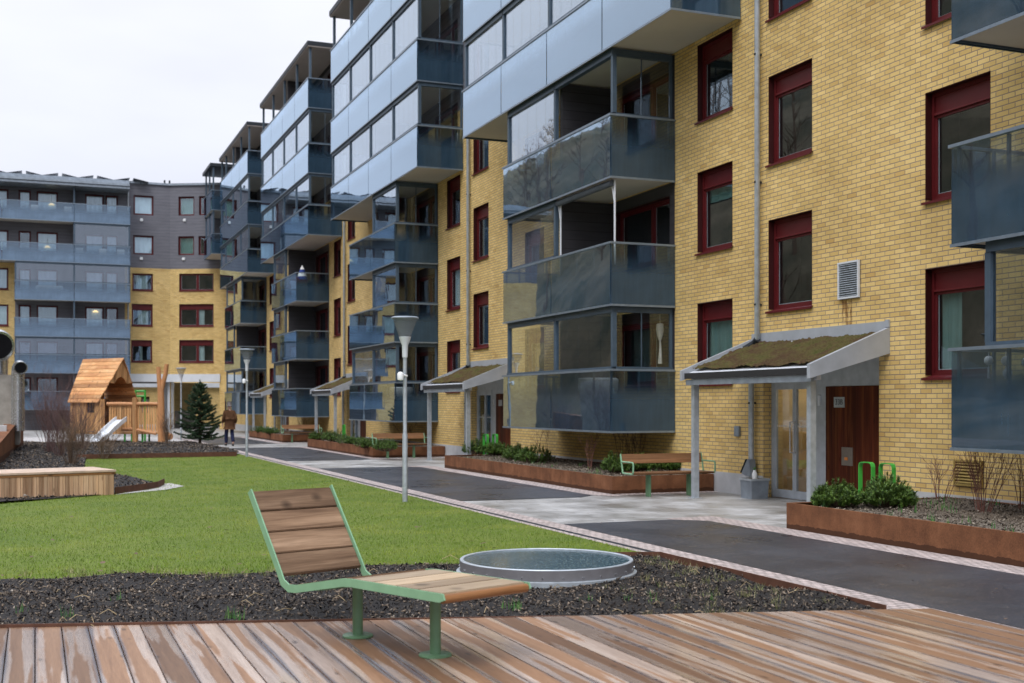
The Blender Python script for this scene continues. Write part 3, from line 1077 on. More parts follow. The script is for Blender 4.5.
def window(parent, F, a0, a1, z0, z1, top=0.32, mull=(), back='room_dark', sill=True, frame_m='window_red', name='window', depth=0.15, curt=None, door=None):
    """opening a0..a1, z0..z1: frame, panes, sill and the dark room or curtain behind"""
    org = fpt(F, (a0 + a1) / 2, -depth, z0)
    fw = 0.065
    e_ = 0.003
    mb = MB()
    mb.box(a0 + e_, a0 + fw, -depth - .04, -depth + .03, z0 + e_, z1 - e_, F)
    mb.box(a1 - fw, a1 - e_, -depth - .04, -depth + .03, z0 + e_, z1 - e_, F)
    mb.box(a0 + fw, a1 - fw, -depth - .04, -depth + .03, z0 + e_, z0 + fw, F)
    mb.box(a0 + fw, a1 - fw, -depth - .04, -depth + .03, z1 - fw, z1 - e_, F)
    zt = z1 - fw
    if top:
        mb.box(a0 + fw, a1 - fw, -depth - .03, -depth + .005, z1 - top, z1 - fw, F)
        mb.box(a0 + fw, a1 - fw, -depth - .04, -depth + .045, z1 - top - .035, z1 - top, F)
        zt = z1 - top - .035
    edges = [a0 + fw, *mull, a1 - fw]
    for m in mull:
        mb.box(m - .05, m + .05, -depth - .04, -depth + .035, z0 + fw, zt, F)
    # sash round each light
    lights = []
    for i in range(len(edges) - 1):
        l0 = edges[i] + (.05 if i else 0); l1 = edges[i + 1] - (.05 if i < len(edges) - 2 else 0)
        s_ = .045
        mb.box(l0, l0 + s_, -depth - .03, -depth + .012, z0 + fw, zt, F)
        mb.box(l1 - s_, l1, -depth - .03, -depth + .012, z0 + fw, zt, F)
        mb.box(l0 + s_, l1 - s_, -depth - .03, -depth + .012, z0 + fw, z0 + fw + s_, F)
        mb.box(l0 + s_, l1 - s_, -depth - .03, -depth + .012, zt - s_, zt, F)
        lights.append((l0 + s_, l1 - s_))
    o = mb.build(name, frame_m, parent, org)
    for l0, l1 in lights:
        MB().box(l0 - .004, l1 + .004, -depth - .012, -depth - .004, z0 + fw + .04, zt - .04, F).build('pane', 'window_glass', o, org)
        # pale spacer bar of the sealed unit
        m2 = MB()
        m2.box(l0, l0 + .016, -depth - .022, -depth - .014, z0 + fw + .045, zt - .045, F)
        m2.box(l1 - .016, l1, -depth - .022, -depth - .014, z0 + fw + .045, zt - .045, F)
        m2.box(l0 + .016, l1 - .016, -depth - .022, -depth - .014, z0 + fw + .045, z0 + fw + .06, F)
        m2.build('spacer_bar', 'white_metal', o, org)
    if sill:
        s0 = fpt(F, a0 - .03, -depth + .03, z0)
        pr = [fpt(F, a0 - .03, -depth + .03, z0 + .03), fpt(F, a0 - .03, .05, z0 - .012), fpt(F, a0 - .03, .05, z0 - .05), fpt(F, a0 - .03, .04, z0 - .05), fpt(F, a0 - .03, .04, z0 - .016), fpt(F, a0 - .03, -depth + .03, z0 + .002)]
        MB().prism(pr, F[1] * (a1 - a0 + .06)).build('sill', frame_m, o, org)
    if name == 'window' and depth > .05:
        rl = MB()  # dark red jamb lining; the head strip's near-black is painted shadow
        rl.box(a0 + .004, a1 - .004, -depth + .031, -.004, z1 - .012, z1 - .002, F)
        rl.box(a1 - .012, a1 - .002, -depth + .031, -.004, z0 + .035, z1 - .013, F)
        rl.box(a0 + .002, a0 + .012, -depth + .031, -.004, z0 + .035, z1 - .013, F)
        rl.build('reveal_lining_shade', 'dark_red', o, org)
    # room behind: five inner faces of a shallow box
    rm = MB()
    d0, d1 = -depth - .05, -depth - .75
    c = [(a0 - .25, z0 - .15), (a1 + .25, z0 - .15), (a1 + .25, z1 + .15), (a0 - .25, z1 + .15)]
    f0 = [fpt(F, a, d0, z) for a, z in c]; f1 = [fpt(F, a, d1, z) for a, z in c]
    rm.poly(f1)
    for i in range(4):
        rm.poly([f0[i], f0[(i + 1) % 4], f1[(i + 1) % 4], f1[i]])
    rm.build('room_interior', back, o, org, recalc=False)
    if curt:
        mat, fa, fb, fz = curt
        cm = MB()
        n_ = 14
        ca0, ca1 = a0 + (a1 - a0) * fa, a0 + (a1 - a0) * fb
        zl = z0 + (z1 - z0) * fz
        for i in range(n_):
            p0 = ca0 + (ca1 - ca0) * i / n_; p1 = ca0 + (ca1 - ca0) * (i + 1) / n_
            b0 = -depth - .10 + .022 * math.sin(i * 1.7); b1 = -depth - .10 + .022 * math.sin((i + 1) * 1.7)
            cm.poly([fpt(F, p0, b0, zl), fpt(F, p1, b1, zl), fpt(F, p1, b1, z1 - .05), fpt(F, p0, b0, z1 - .05)])
        cm.build('curtain_or_sky', mat, o, org, recalc=False)  # in sky blue the sheet is a painted window reflection
    return o


DEP = FX - 11.17


def balcony(parent, F, a0, a1, z0, zt, dep, bounds, glazed, near_glazed=False, far_glazed=False, h=1.27, inset=0.10, ain=0.12, posts=True, frame_only=(), roof_posts=None, b_in=0.0, bglass='printed_glass', gglass='clear_glass'):
    """a0 = end nearer the camera; bounds = panel joints along a; glazed = one flag per panel"""
    org = fpt(F, a0, dep, z0)
    sl = MB()
    sl.box(a0 + .03, a1 - .03, 0.003, dep - .03, z0 + .03, z0 + .2, F, 0)
    sl.box(a0 + .005, a1 - .005, dep - .03, dep - .005, z0 + .0, z0 + .2, F, 1)
    sl.box(a0 + .005, a0 + .03, .003, dep - .03, z0 + .0, z0 + .2, F, 1)
    sl.box(a1 - .03, a1 - .005, .003, dep - .03, z0 + .0, z0 + .2, F, 1)
    o = sl.build('balcony', ['pale_soffit', 'frame_paint'], parent, org)
    for i in range(len(bounds) - 1):
        p0, p1 = bounds[i], bounds[i + 1]
        MB().box(p0 + .020, p1 - .020, dep, dep + .012, z0 - .02, z0 + h, F).build('balustrade_pane', bglass, o, fpt(F, (p0 + p1) / 2, dep, z0))
    MB().box(a0 - .012, a0, .02 + b_in, dep - .004, z0 - .02, z0 + h, F).build('balustrade_pane', bglass, o, fpt(F, a0, dep / 2, z0))
    MB().box(a1, a1 + .012, .02 + b_in, dep - .004, z0 - .02, z0 + h, F).build('balustrade_pane', bglass, o, fpt(F, a1, dep / 2, z0))
    hr = MB()
    hr.box(a0 - .035, a1 + .035, dep - .045, dep + .035, z0 + h + .002, z0 + h + .045, F)
    hr.box(a0 - .035, a0 + .03, .02 + b_in, dep - .045, z0 + h + .002, z0 + h + .045, F)
    hr.box(a1 - .03, a1 + .035, .02 + b_in, dep - .045, z0 + h + .002, z0 + h + .045, F)
    # lower edge trim
    hr.box(a0 - .014, a1 + .014, dep + .013, dep + .022, z0 - .03, z0 + .012, F)
    hr.box(a0 - .023, a0 - .014, .02, dep + .022, z0 - .03, z0 + .012, F)
    hr.build('handrail', 'rail_metal', o, org)
    if posts:
        n_ = max(2, round((a1 - a0) / 0.95))
        bars = []
        for i in range(n_ + 1):
            a = a0 + .08 + (a1 - a0 - .16) * i / n_
            bars.append((a - .022, a + .022, dep - .07, dep - .035))
        for a in (a0 + .02, a1 - .055):
            for b in (.12 + b_in, dep * .55):
                bars.append((a, a + .035, b, b + .04))
        for q in bars:
            MB().box(*q, z0 + .2, z0 + h, F).build('railing_post', 'frame_paint', o, fpt(F, q[0], q[2], z0 + .2))
    gz = [i for i, q in enumerate(glazed) if q]
    fr = set(gz) | set(frame_only)
    bf = dep - inset                       # glazing plane
    A0, A1 = a0 + ain, a1 - ain
    if fr or near_glazed:
        gf = MB()
        zs = z0 + h + .046
        pw = .05
        done_posts = set()
        for i in sorted(fr):
            p0, p1 = max(bounds[i], A0), min(bounds[i + 1], A1)
            gf.box(p0 - pw / 2, p1 + pw / 2, bf - .09, bf + .03, zt - .15, zt - .003, F)
            gf.box(p0, p1, bf - .05, bf + .06, zs, zs + .05, F)
            for a in (p0, p1):
                k_ = round(a, 2)
                if k_ in done_posts: continue
                done_posts.add(k_)
                gf.box(a - pw, a + pw, bf - .07, bf + .02, zs + .05, zt - .15, F)
        for fl, a in ((near_glazed, A0), (far_glazed, A1)):
            if fl:
                gf.box(a - .03, a + .06, .02, bf - .09, zt - .15, zt - .003, F)
                gf.box(a - .05, a + .05, .02, bf - .05, zs, zs + .05, F)
                gf.box(a - .03, a + .03, .02, .08, zs + .05, zt - .15, F)
                gf.box(a - .012, a + .012, bf * .52, bf * .52 + .02, zs + .05, zt - .15, F)
                if round(a, 2) not in done_posts:
                    gf.box(a - pw, a + pw, bf - .07, bf + .02, zs + .05, zt - .15, F)
                    done_posts.add(round(a, 2))
        gf.build('glazing_frame', 'frame_paint', o, org)
        for i in gz:
            p0, p1 = max(bounds[i], A0) + pw, min(bounds[i + 1], A1) - pw
            gm = MB()
            n_ = max(2, round((p1 - p0) / .55))
            for q in range(n_):
                q0 = p0 + (p1 - p0) * q / n_; q1 = p0 + (p1 - p0) * (q + 1) / n_
                gm.box(q0 + .004, q1 - .004, bf - .03, bf - .02, zs + .055, zt - .155, F)
            gm.build('glazing_pane', gglass, o, fpt(F, (p0 + p1) / 2, bf, zs))
        for fl, a in ((near_glazed, A0), (far_glazed, A1)):
            if fl:
                gm = MB()
                gm.box(a - .005, a + .005, .085, bf * .52, zs + .055, zt - .155, F)
                gm.box(a - .005, a + .005, bf * .52 + .024, bf - .075, zs + .055, zt - .155, F)
                gm.build('glazing_pane', gglass, o, fpt(F, a, bf / 2, zs))
    if roof_posts:
        for a in roof_posts:
            MB().box(a - .05, a + .05, dep - .16, dep - .06, z0 + .2, zt, F).build('roof_post', 'frame_paint', o, fpt(F, a, dep - .1, z0))
    return o


FM = frame((FX, 0, 0), (0, 1, 0), (-1, 0, 0))
ZL = [1.17, 3.83, 6.50, 9.22, 11.93, 14.80]
ROOF_Z = 17.46
bld = thing('apartment_building', 'long yellow brick apartment block with stacked glass-fronted blue-grey balconies along the path', 'building', (FX, 0, 0))
A_NEAR, A_MID, A_FAR = 22.51, 25.62, 28.69
V_NEAR, V_FAR = 19.95, 31.80
holes, wins = [], []
for k in range(-1, 5):
    d = P * k
    def add(a0, a1, z0, z1, **kw):
        if a0 + d < 1.5 or a1 + d > 83.6: return
        holes.append((a0 + d, a1 + d, z0, z1)); wins.append((a0 + d, a1 + d, z0, z1, kw))
    for n_, (z0, z1) in enumerate(((2.16, 3.82), (4.85, 6.52), (7.55, 9.14))):
        if k < 4:
            cur = None
            if k == 0 and n_ == 0: cur = ('curtain_green', .02, .98, .0)
            if k == 0 and n_ == 1: cur = ('curtain_green', .02, .98, .62)
            if k == 1 and n_ == 1: cur = ('curtain_pale', .05, .95, .1)
            add(20.25, 21.6, z0, z1, curt=cur)
        cur = ('curtain_green', .62, .95, .02) if (k == 0 and n_ == 0) else None
        add(13.42, 14.78, z0, z1, curt=cur)
    for n_, (z0, z1) in enumerate(((3.48, 5.17), (6.2, 7.84), (8.9, 10.55), (11.6, 13.25), (14.3, 15.9))):
        add(17.66, 19.02, z0, z1)
    for (z0, z1) in ((10.3, 11.9), (13.0, 14.6)):
        add(13.42, 14.78, z0, z1)
    if k < 4:
        for z0 in ZL[:3]:
            add(22.75, 25.35, z0 + .24, z0 + 2.40, top=0, mull=(23.75 + d,), sill=False, curt=None)
            add(26.5, 28.0, z0 + .75, z0 + 2.36, top=0, sill=False)
        for z0 in ZL[3:]:
            add(20.5, 22.9, z0 + .24, z0 + 2.3, top=0, mull=(21.4 + d,), sill=False)
            add(23.6, 25.2, z0 + .7, z0 + 2.3, top=0, sill=False)
            add(26.6, 28.2, z0 + .7, z0 + 2.3, top=0, sill=False)
            add(28.9, 31.3, z0 + .24, z0 + 2.3, top=0, mull=(30.2 + d,), sill=False)
ENT = (15.86, 19.18, 0.0, 2.58)
for k in range(0, 5):
    if ENT[1] + P * k < 83.6:
        holes.append((ENT[0] + P * k, ENT[1] + P * k, ENT[2] - .2, ENT[3]))
wl = MB()
wall_mesh(wl, FM, 1.5, 83.9, -.15, 11.2, holes, 0, .22)
wall_mesh(wl, FM, 1.5, 83.9, 11.2, 17.3, holes, 1, .22)
wl.build('wall', ['yellow_brick', 'grey_cladding'], bld, recalc=False)
# plinth, roof and the dark inner shell
pm = MB()
cuts = [(ENT[0] + P * k, ENT[1] + P * k) for k in range(0, 5)]
a = 1.5
for c0, c1 in cuts:
    if c1 > 83.6: break
    pm.box(a, c0, 0.002, 0.014, -.15, 0.40, FM); a = c1
pm.box(a, 83.6, 0.002, 0.014, -.15, 0.40, FM)
pm.build('plinth', 'plinth_concrete', bld)
MB().box(1.5, 83.5, -12.0, -1.6, -.1, 17.2, FM).build('inner_core', 'dark_void', bld)
MB().box(1.5, 83.9, -12.2, .02, 17.302, 17.5, FM).build('roof', 'dark_metal', bld)
for a0, a1, z0, z1, kw in wins:
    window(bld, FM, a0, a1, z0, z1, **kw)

# balcony stacks (storeys 0-2) and the long glazed balconies above (storeys 3-5)
STK = {  # house -> per storey: (glazed far-to-near flags for [near, far] panels, side glazed, frame only)
    0: [((1, 1), True, ()), ((0, 1), False, ()), ((0, 1), True, (0,))],
    1: [((1, 1), True, ()), ((1, 0), True, ()), ((1, 0), True, ())],
    2: [((0, 1), False, ()), ((0, 1), False, ()), ((0, 1), False, ())],
    3: [((1, 1), True, ()), ((0, 1), False, ()), ((1, 1), True, ())],
    -1: [((1, 1), True, ()), ((0, 0), False, ()), ((1, 1), False, ())],
}
for k, rows in STK.items():
    d = P * k
    for lv, (gl, side, fo) in enumerate(rows):
        bd = [A_NEAR + d, A_MID + d, A_FAR + d]
        balcony(bld, FM, bd[0], bd[2], ZL[lv], ZL[lv + 1], DEP, bd, gl, near_glazed=side, frame_only=fo, far_glazed=(k == -1 and lv == 0), ain=(.55 if k == -1 and lv == 0 else .12))
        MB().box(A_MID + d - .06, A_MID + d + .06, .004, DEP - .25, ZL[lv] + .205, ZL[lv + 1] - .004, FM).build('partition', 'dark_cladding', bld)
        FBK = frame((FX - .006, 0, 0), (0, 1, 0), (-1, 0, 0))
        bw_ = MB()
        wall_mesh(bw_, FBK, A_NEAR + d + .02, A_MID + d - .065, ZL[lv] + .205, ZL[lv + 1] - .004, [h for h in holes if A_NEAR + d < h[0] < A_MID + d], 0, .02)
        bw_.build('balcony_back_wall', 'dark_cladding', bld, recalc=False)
for k in range(0, 4):
    d = P * k
    bd = [V_NEAR + d + (V_FAR - V_NEAR) * q / 4 for q in range(5)]
    if k == 3:
        bd = [b for b in bd]
        bd[-1] = 79.4
    for lv in (3, 4, 5):
        last = lv == 5
        zt = ROOF_Z if last else ZL[lv + 1]
        gl = (0,) * 4 if last else (1, 1, 1, 1)
        balcony(bld, FM, bd[0], bd[-1], ZL[lv], zt, DEP, bd, gl, near_glazed=not last, posts=True, roof_posts=[bd[0] + .12, bd[1], bd[2], bd[3], bd[4] - .12] if last else None, ain=.05, inset=.06)
        MB().box(bd[2] - .06, bd[2] + .06, .004, DEP - .25, ZL[lv] + .205, zt - .004, FM).build('partition', 'dark_cladding', bld)
    rf = MB()
    rf.box(bd[0] - .10, bd[-1] + .06, .03, DEP + .03, ROOF_Z, ROOF_Z + .05, FM, 0)
    rf.box(bd[0] - .12, bd[-1] + .08, .03, DEP + .06, ROOF_Z + .05, ROOF_Z + .24, FM, 1)
    rf.build('balcony_roof', ['roof_soffit', 'dark_metal'], bld)
# narrow corner balconies where the two buildings meet
FV5 = frame((12.6, 0, 0), (0, 1, 0), (-1, 0, 0))
for lv in (4, 5):
    zt = ROOF_Z if lv == 5 else ZL[lv + 1]
    balcony(bld, FV5, 80.7, 84.6, ZL[lv] - .25, zt, 1.78, [80.7, 82.6, 84.6], (0, 0) if lv == 5 else (1, 1), roof_posts=[80.8, 82.6, 84.4] if lv == 5 else None)
MB().box(80.6, 84.6, .03, 1.9, ROOF_Z - .05, ROOF_Z + .15, FV5).build('balcony_roof', 'dark_metal', bld)

t = MT('hall_light')
emh = t.n('ShaderNodeEmission'); emh.inputs['Color'].default_value = (1, .82, .55, 1); emh.inputs['Strength'].default_value = 5
t.done(emh.outputs[0])
# entrances with their moss-roofed canopies
for k in range(0, 4):
    d = P * k
    F = frame((FX, d, 0), (0, 1, 0), (-1, 0, 0))
    rec = -.2
    org = fpt(F, 17.5, rec, 0)
    # glass doors
    dm = MB()
    D0, D1, DT = 17.86, 19.17, 2.12
    dm.box(D0, D0 + .06, rec - .05, rec + .03, 0.01, DT, F)
    dm.box(D1 - .07, D1, rec - .05, rec + .03, 0.01, DT, F)
    dm.box(D0, D1, rec - .05, rec + .03, DT, DT + .06, F)
    md = 18.46
    for q0, q1 in ((D0 + .06, md - .004), (md + .004, D1 - .07)):
        dm.box(q0, q0 + .05, rec - .04, rec + .015, .015, DT, F)
        dm.box(q1 - .05, q1, rec - .04, rec + .015, .015, DT, F)
        dm.box(q0 + .05, q1 - .05, rec - .04, rec + .015, .015, .16, F)
        dm.box(q0 + .05, q1 - .05, rec - .04, rec + .015, DT - .1, DT, F)
    do = dm.build('entrance_door', 'door_grey', bld, org)
    for q0, q1 in ((D0 + .11, md - .054), (md + .054, D1 - .12)):
        MB().box(q0, q1, rec - .02, rec - .012, .16, DT - .1, F).build('pane', 'window_glass', do, org)
        dots = MB()
        nd = 9
        for i in range(nd):
            c_ = q0 + (q1 - q0) * (i + .5) / nd
            dots.box(c_ - .011, c_ + .011, rec - .0115, rec - .0105, 1.325, 1.36, F)
        dots.build('safety_marks', 'white_plastic', do, org)
    hb_ = MB()
    for a_ in (md - .05, md + .05):
        hb_.tube([fpt(F, a_, rec + .02, .86), fpt(F, a_, rec + .075, .86), fpt(F, a_, rec + .075, 1.42), fpt(F, a_, rec + .02, 1.42)], .012, 6)
    hb_.build('handle', 'steel_bright', do, org)
    rm = MB()     # hall behind the doors
    c4 = [(D0 - .3, 0), (D1 + .1, 0), (D1 + .1, 2.4), (D0 - .3, 2.4)]
    f0 = [fpt(F, a_, rec - .06, z) for a_, z in c4]; f1 = [fpt(F, a_, rec - 1.35, z) for a_, z in c4]
    rm.poly(f1)
    for i in range(4): rm.poly([f0[i], f0[(i + 1) % 4], f1[(i + 1) % 4], f1[i]])
    rm.build('hall_interior', 'hall_warm' if k == 0 else 'room_dark', do, org, recalc=False)
    if k == 0:
        MB().box(18.2, 18.8, rec - 1.0, rec - .45, 2.30, 2.34, F).build('hall_lamp', 'hall_light', do, org)
    pn = MB()
    pn.box(17.52, 17.86, rec - .04, rec + .01, 0.005, 2.575, F)
    pn.box(15.865, 17.52, rec - .04, rec + .012, 2.06, 2.575, F)
    pn.box(17.86, 19.175, rec - .04, rec + .008, DT + .062, 2.575, F)
    pn.build('door_surround', 'door_grey', bld, org)
    wp = MB().box(15.865, 17.515, rec - .03, rec + .02, 0.005, 2.055, F).build('wood_panel', 'mahogany_wood', bld, org)
    if k == 0:
        pl = MB().box(16.98, 17.27, rec + .021, rec + .032, 1.69, 1.87, F, 0).build('number_plate', 'galvanised', wp, org)
        cu = bpy.data.curves.new('number', 'FONT')
        cu.body = '33B'; cu.size = 0.135; cu.align_x = 'CENTER'; cu.align_y = 'CENTER'; cu.extrude = .0015
        cu.materials.append(M('dark_metal'))
        co = bpy.data.objects.new('number_lettering', cu)
        COL.objects.link(co)
        co.matrix_world = Matrix.Translation(fpt(F, 17.125, rec + .0345, 1.78)) @ Matrix(((0, 0, -1), (-1, 0, 0), (0, 1, 0))).to_4x4()
        mw = co.matrix_world.copy()
        bpy.context.view_layer.update()
        tm = bpy.data.meshes.new_from_object(co.evaluated_get(bpy.context.evaluated_depsgraph_get()))
        bpy.data.objects.remove(co)
        co = bpy.data.objects.new('number_lettering', tm)
        COL.objects.link(co)
        attach_loc = mw.translation - world_loc(wp)
        co.parent = wp
        co.location = attach_loc
        co.rotation_euler = mw.to_euler()
        mb_ = MB()
        mb_.box(16.76, 17.06, rec + .021, rec + .03, .70, 1.01, F)
        mb_.box(16.80, 17.02, rec + .031, rec + .04, .865, .88, F)
        lp = mb_.build('intercom_plate', 'plate_steel', wp, org)
        MB().box(16.89, 16.97, rec + .031, rec + .036, .79, .84, F).build('orange_sticker', 'orange_mark', wp, org)
    else:
        MB().box(16.98, 17.27, rec + .021, rec + .032, 1.69, 1.87, F).build('number_plate', 'galvanised', wp, org)
    MB().box(17.66, 17.72, rec + .0102, rec + .04, 1.72, 1.9, F).build('door_lamp', 'white_metal', bld, org)
    # canopy
    c0, c1 = 15.62, 19.60
    XF, XW = 11.27, FX - .003
    zf, zw = 2.30, 2.86
    corg = (XF, 17.6 + d, zf)
    up = MB()
    up.hexa([(XF + .05, c0 + .06 + d, zf - .05), (XF + .05, c1 - .06 + d, zf - .05), (XW, c1 - .06 + d, zw - .05), (XW, c0 + .06 + d, zw - .05),
             (XF + .05, c0 + .06 + d, zf + .03), (XF + .05, c1 - .06 + d, zf + .03), (XW, c1 - .06 + d, zw + .03), (XW, c0 + .06 + d, zw + .03)])
    up.box(XF + .12, XF + .2, c0 + .1 + d, c1 - .1 + d, zf - .17, zf - .052)
    can = up.build('canopy', 'white_metal', bld, corg)
    # moss: bumpy sheet
    ms = MB()
    nx, ny = 40, 96
    gridp = [[None] * (ny + 1) for _ in range(nx + 1)]
    for i in range(nx + 1):
        for j in range(ny + 1):
            x = XF + .09 + (XW - .05 - XF - .09) * i / nx; y = c0 + .1 + (c1 - c0 - .2) * j / ny + d
            z = zf + (zw - zf) * (x - XF) / (XW - XF) + .045 + rnd.uniform(0, .035) + .02 * math.sin(x * 9 + y * 3) * math.sin(y * 7)
            gridp[i][j] = (x, y, z)
    for i in range(nx):
        for j in range(ny):
            ms.poly([gridp[i][j], gridp[i + 1][j], gridp[i + 1][j + 1], gridp[i][j + 1]])
    ms.build('moss_roof', 'sedum_moss', can, corg, smooth=True)
    gt = MB()
    gt.box(XF - .05, XF + .045, c0 + .051 + d, c1 - .051 + d, zf - .085, zf + .02)
    gt.build('gutter', 'black_rubber', can, corg)
    fs = MB()
    for ya, yb, hh in ((c0 - .03, c0 + .05, .20), (c1 - .05, c1 + .03, .04)):
        fs.hexa([(XF - .1, ya + d, zf - (.15 if hh > .1 else .12)), (XF - .1, yb + d, zf - (.15 if hh > .1 else .12)), (XW, yb + d, zw - (.30 if hh > .1 else .12)), (XW, ya + d, zw - (.30 if hh > .1 else .12)),
                 (XF - .1, ya + d, zf + .07), (XF - .1, yb + d, zf + .07), (XW, yb + d, zw + .12), (XW, ya + d, zw + .12)])
    fs.box(XW - .02, XW, c0 + .051 + d, c1 - .051 + d, zw + .04, zw + .22)
    fs.box(XW - .03, XW, c0 - .035 + d, c0 + .05 + d, zw + .121, zw + .24)
    fs.build('flashing', 'flashing_metal', can, corg)
    MB().box(XF - .02, XF + .03, c0 + .05 + d, c1 - .05 + d, zf - .2, zf - .101).build('fascia', 'zinc', can, corg)
    for py in (15.90, 19.5):
        pp = MB()
        pp.tube([(11.42, py + d, 0.0), (11.42, py + d, zf - .06)], .075, 4)
        pp.box(11.42 - .1, 11.42 + .1, py - .1 + d, py + .1 + d, 0.001, .014)
        pp.build('canopy_post', 'galvanised', can, corg)
# downpipes
for k in range(0, 5):
    y = 19.25 + P * k
    if y > 83: break
    dp = MB()
    x = FX - .09
    dp.tube([(x, y, 17.2), (x, y, 2.98), (x, y + .1, 2.9), (x - .12, y + .28, 2.78)], .052, 10)
    dp.tube([(x, y + .2, 2.66), (x, y + .2, 0.0)], .055, 10)
    o = dp.build('downpipe', 'galvanised', bld, (x, y, 0), smooth=40)
    br = MB()
    for z in (.55, 1.75, 3.6, 5.9, 8.3, 10.9, 13.5):
        br.box(x - .062, FX, y - .02 + (.2 if z < 2.7 else 0), y + .02 + (.2 if z < 2.7 else 0), z, z + .035)
    br.build('pipe_brackets', 'dark_metal', o, (x, y, 0))
    MB().tube([(x, y - .005, 2.97), (x, y + .1, 2.89), (x - .10, y + .27, 2.79)], .066, 10).build('pipe_elbow', 'dark_metal', o, (x, y, 0))
# louvred vent with the rust run below it, and the brass one near the ground
def louvre(y0, y1, z0, z1, frame_m, slat_m, n_, lab=None):
    F = FM
    m = MB()
    m.box(y0, y1, .004, .012, z0, z1, F, 1)
    for q in ((y0, y0 + .03, z0, z1), (y1 - .03, y1, z0, z1), (y0 + .03, y1 - .03, z0, z0 + .03), (y0 + .03, y1 - .03, z1 - .03, z1)):
        m.box(q[0], q[1], .0125, .05, q[2], q[3], F, 0)
    o = m.build('vent_grille', [frame_m, 'dark_void'], bld, fpt(F, y0, 0, z0))
    s_ = MB()
    for i in range(n_):
        z = z0 + .03 + (z1 - z0 - .06) * (i + .5) / n_
        dz = (z1 - z0) / n_ * .28
        s_.hexa([fpt(F, y0 + .03, .014, z + dz), fpt(F, y1 - .03, .014, z + dz), fpt(F, y1 - .03, .045, z - dz), fpt(F, y0 + .03, .045, z - dz),
                 fpt(F, y0 + .03, .014, z + dz + .008), fpt(F, y1 - .03, .014, z + dz + .008), fpt(F, y1 - .03, .045, z - dz + .008), fpt(F, y0 + .03, .045, z - dz + .008)])
    s_.build('louvre_slats', slat_m, o, fpt(F, y0, 0, z0))
    return o


louvre(16.33, 16.88, 3.52, 4.14, 'white_metal', 'galvanised', 15)
plain('brass_vent', (0.36, 0.25, 0.075), 0.5, 0.3)
louvre(13.55, 14.12, .55, .93, 'brass_vent', 'brass_vent', 7)
t = MT('rust_run')
v = t.coord('UV', (9, 1.6, 1))
f = t.ramp(t.noise(v, 1.5, 5, .7), [(.42, (0, 0, 0)), (.62, (1, 1, 1))])
trn = t.n('ShaderNodeBsdfTransparent'); df = t.n('ShaderNodeBsdfDiffuse'); df.inputs['Color'].default_value = (.26, .11, .035, 1)
mx = t.n('ShaderNodeMixShader')
t.l(t.math('MULTIPLY', f, .38), mx.inputs[0]); t.l(trn.outputs[0], mx.inputs[1]); t.l(df.outputs[0], mx.inputs[2])
t.done(mx.outputs[0])
MB().box(16.55, 16.82, .0015, .0025, 3.0, 3.5, FM).build('rust_stain', 'rust_run', bld)
# small fittings by the first door
MB().box(19.95, 20.13, .004, .05, 1.12, 1.32, FM).build('bell_panel', 'zinc', bld, bevel=.006)

# ------------------------------------------------------------------ the building across the far end
S_, C_ = math.sin(YAW), math.cos(YAW)


def ray(u, v):
    """direction from the camera through a measured image point"""
    t_ = (u - 512) / 1200
    return Vector((S_ + t_ * C_, C_ - t_ * S_, -(v - 404) / 1200))


def hit(u, v, F):
    """measured image point -> (distance along, height) on the wall plane F"""
    o, t_, n = F
    r = ray(u, v)
    k = (o - Vector((0, 0, CAM_H))).dot(n) / r.dot(n)
    p = Vector((0, 0, CAM_H)) + r * k
    return ((p - o).dot(t_), p.z)


def gpx(u, v, z=0.0):
    """measured image point -> point at height z"""
    r = ray(u, v)
    k = (z - CAM_H) / r.z
    return (r.x * k, r.y * k)


FE = frame((0, 86.2, 0), (1, 0, 0), (0, -1, 0))
FA = frame((8.72, 86.2, 0), (4.2, -2.1, 0), (-2.1, -4.2, 0))
eb = thing('apartment_building', 'grey-clad and yellow brick block across the far end, solar panels on its roof', 'building', (3, 86.2, 0))
ELV = [1.39, 3.80, 6.20, 8.61, 11.12, 13.83]
XL, XR = hit(15, 300, FE)[0], hit(128.5, 300, FE)[0]
eh, ew = [], []


def ewin(F, lst, u0, u1, v0, v1, **kw):
    um, vm = (u0 + u1) / 2, (v0 + v1) / 2
    a0, a1 = hit(u0, vm, F)[0], hit(u1, vm, F)[0]
    z1, z0 = hit(um, v0, F)[1], hit(um, v1, F)[1]
    lst.append((a0, a1, z0, z1)); ew.append((F, a0, a1, z0, z1, kw))


for lv, z0 in enumerate(ELV):
    bl = ('sky_reflection_blue', 0, 1, .0)
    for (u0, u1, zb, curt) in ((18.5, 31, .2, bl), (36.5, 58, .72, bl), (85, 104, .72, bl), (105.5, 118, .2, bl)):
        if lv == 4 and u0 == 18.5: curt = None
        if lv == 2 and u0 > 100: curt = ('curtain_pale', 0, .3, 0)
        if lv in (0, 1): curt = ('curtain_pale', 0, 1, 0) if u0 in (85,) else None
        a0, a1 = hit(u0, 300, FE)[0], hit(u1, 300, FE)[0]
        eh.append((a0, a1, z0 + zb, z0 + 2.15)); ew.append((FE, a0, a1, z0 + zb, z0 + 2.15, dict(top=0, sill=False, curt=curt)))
    if lv > 0:
        a1 = hit(8.5, 300, FE)[0]
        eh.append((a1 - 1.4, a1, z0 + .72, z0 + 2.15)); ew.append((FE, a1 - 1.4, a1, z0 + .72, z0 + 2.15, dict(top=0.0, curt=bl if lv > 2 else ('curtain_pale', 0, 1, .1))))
blg = ('curtain_pale', 0, 1, 0)
ewin(FE, eh, 133.5, 153.5, 195.5, 215, top=0, sill=False, curt=('sky_reflection_blue', 0, 1, 0))
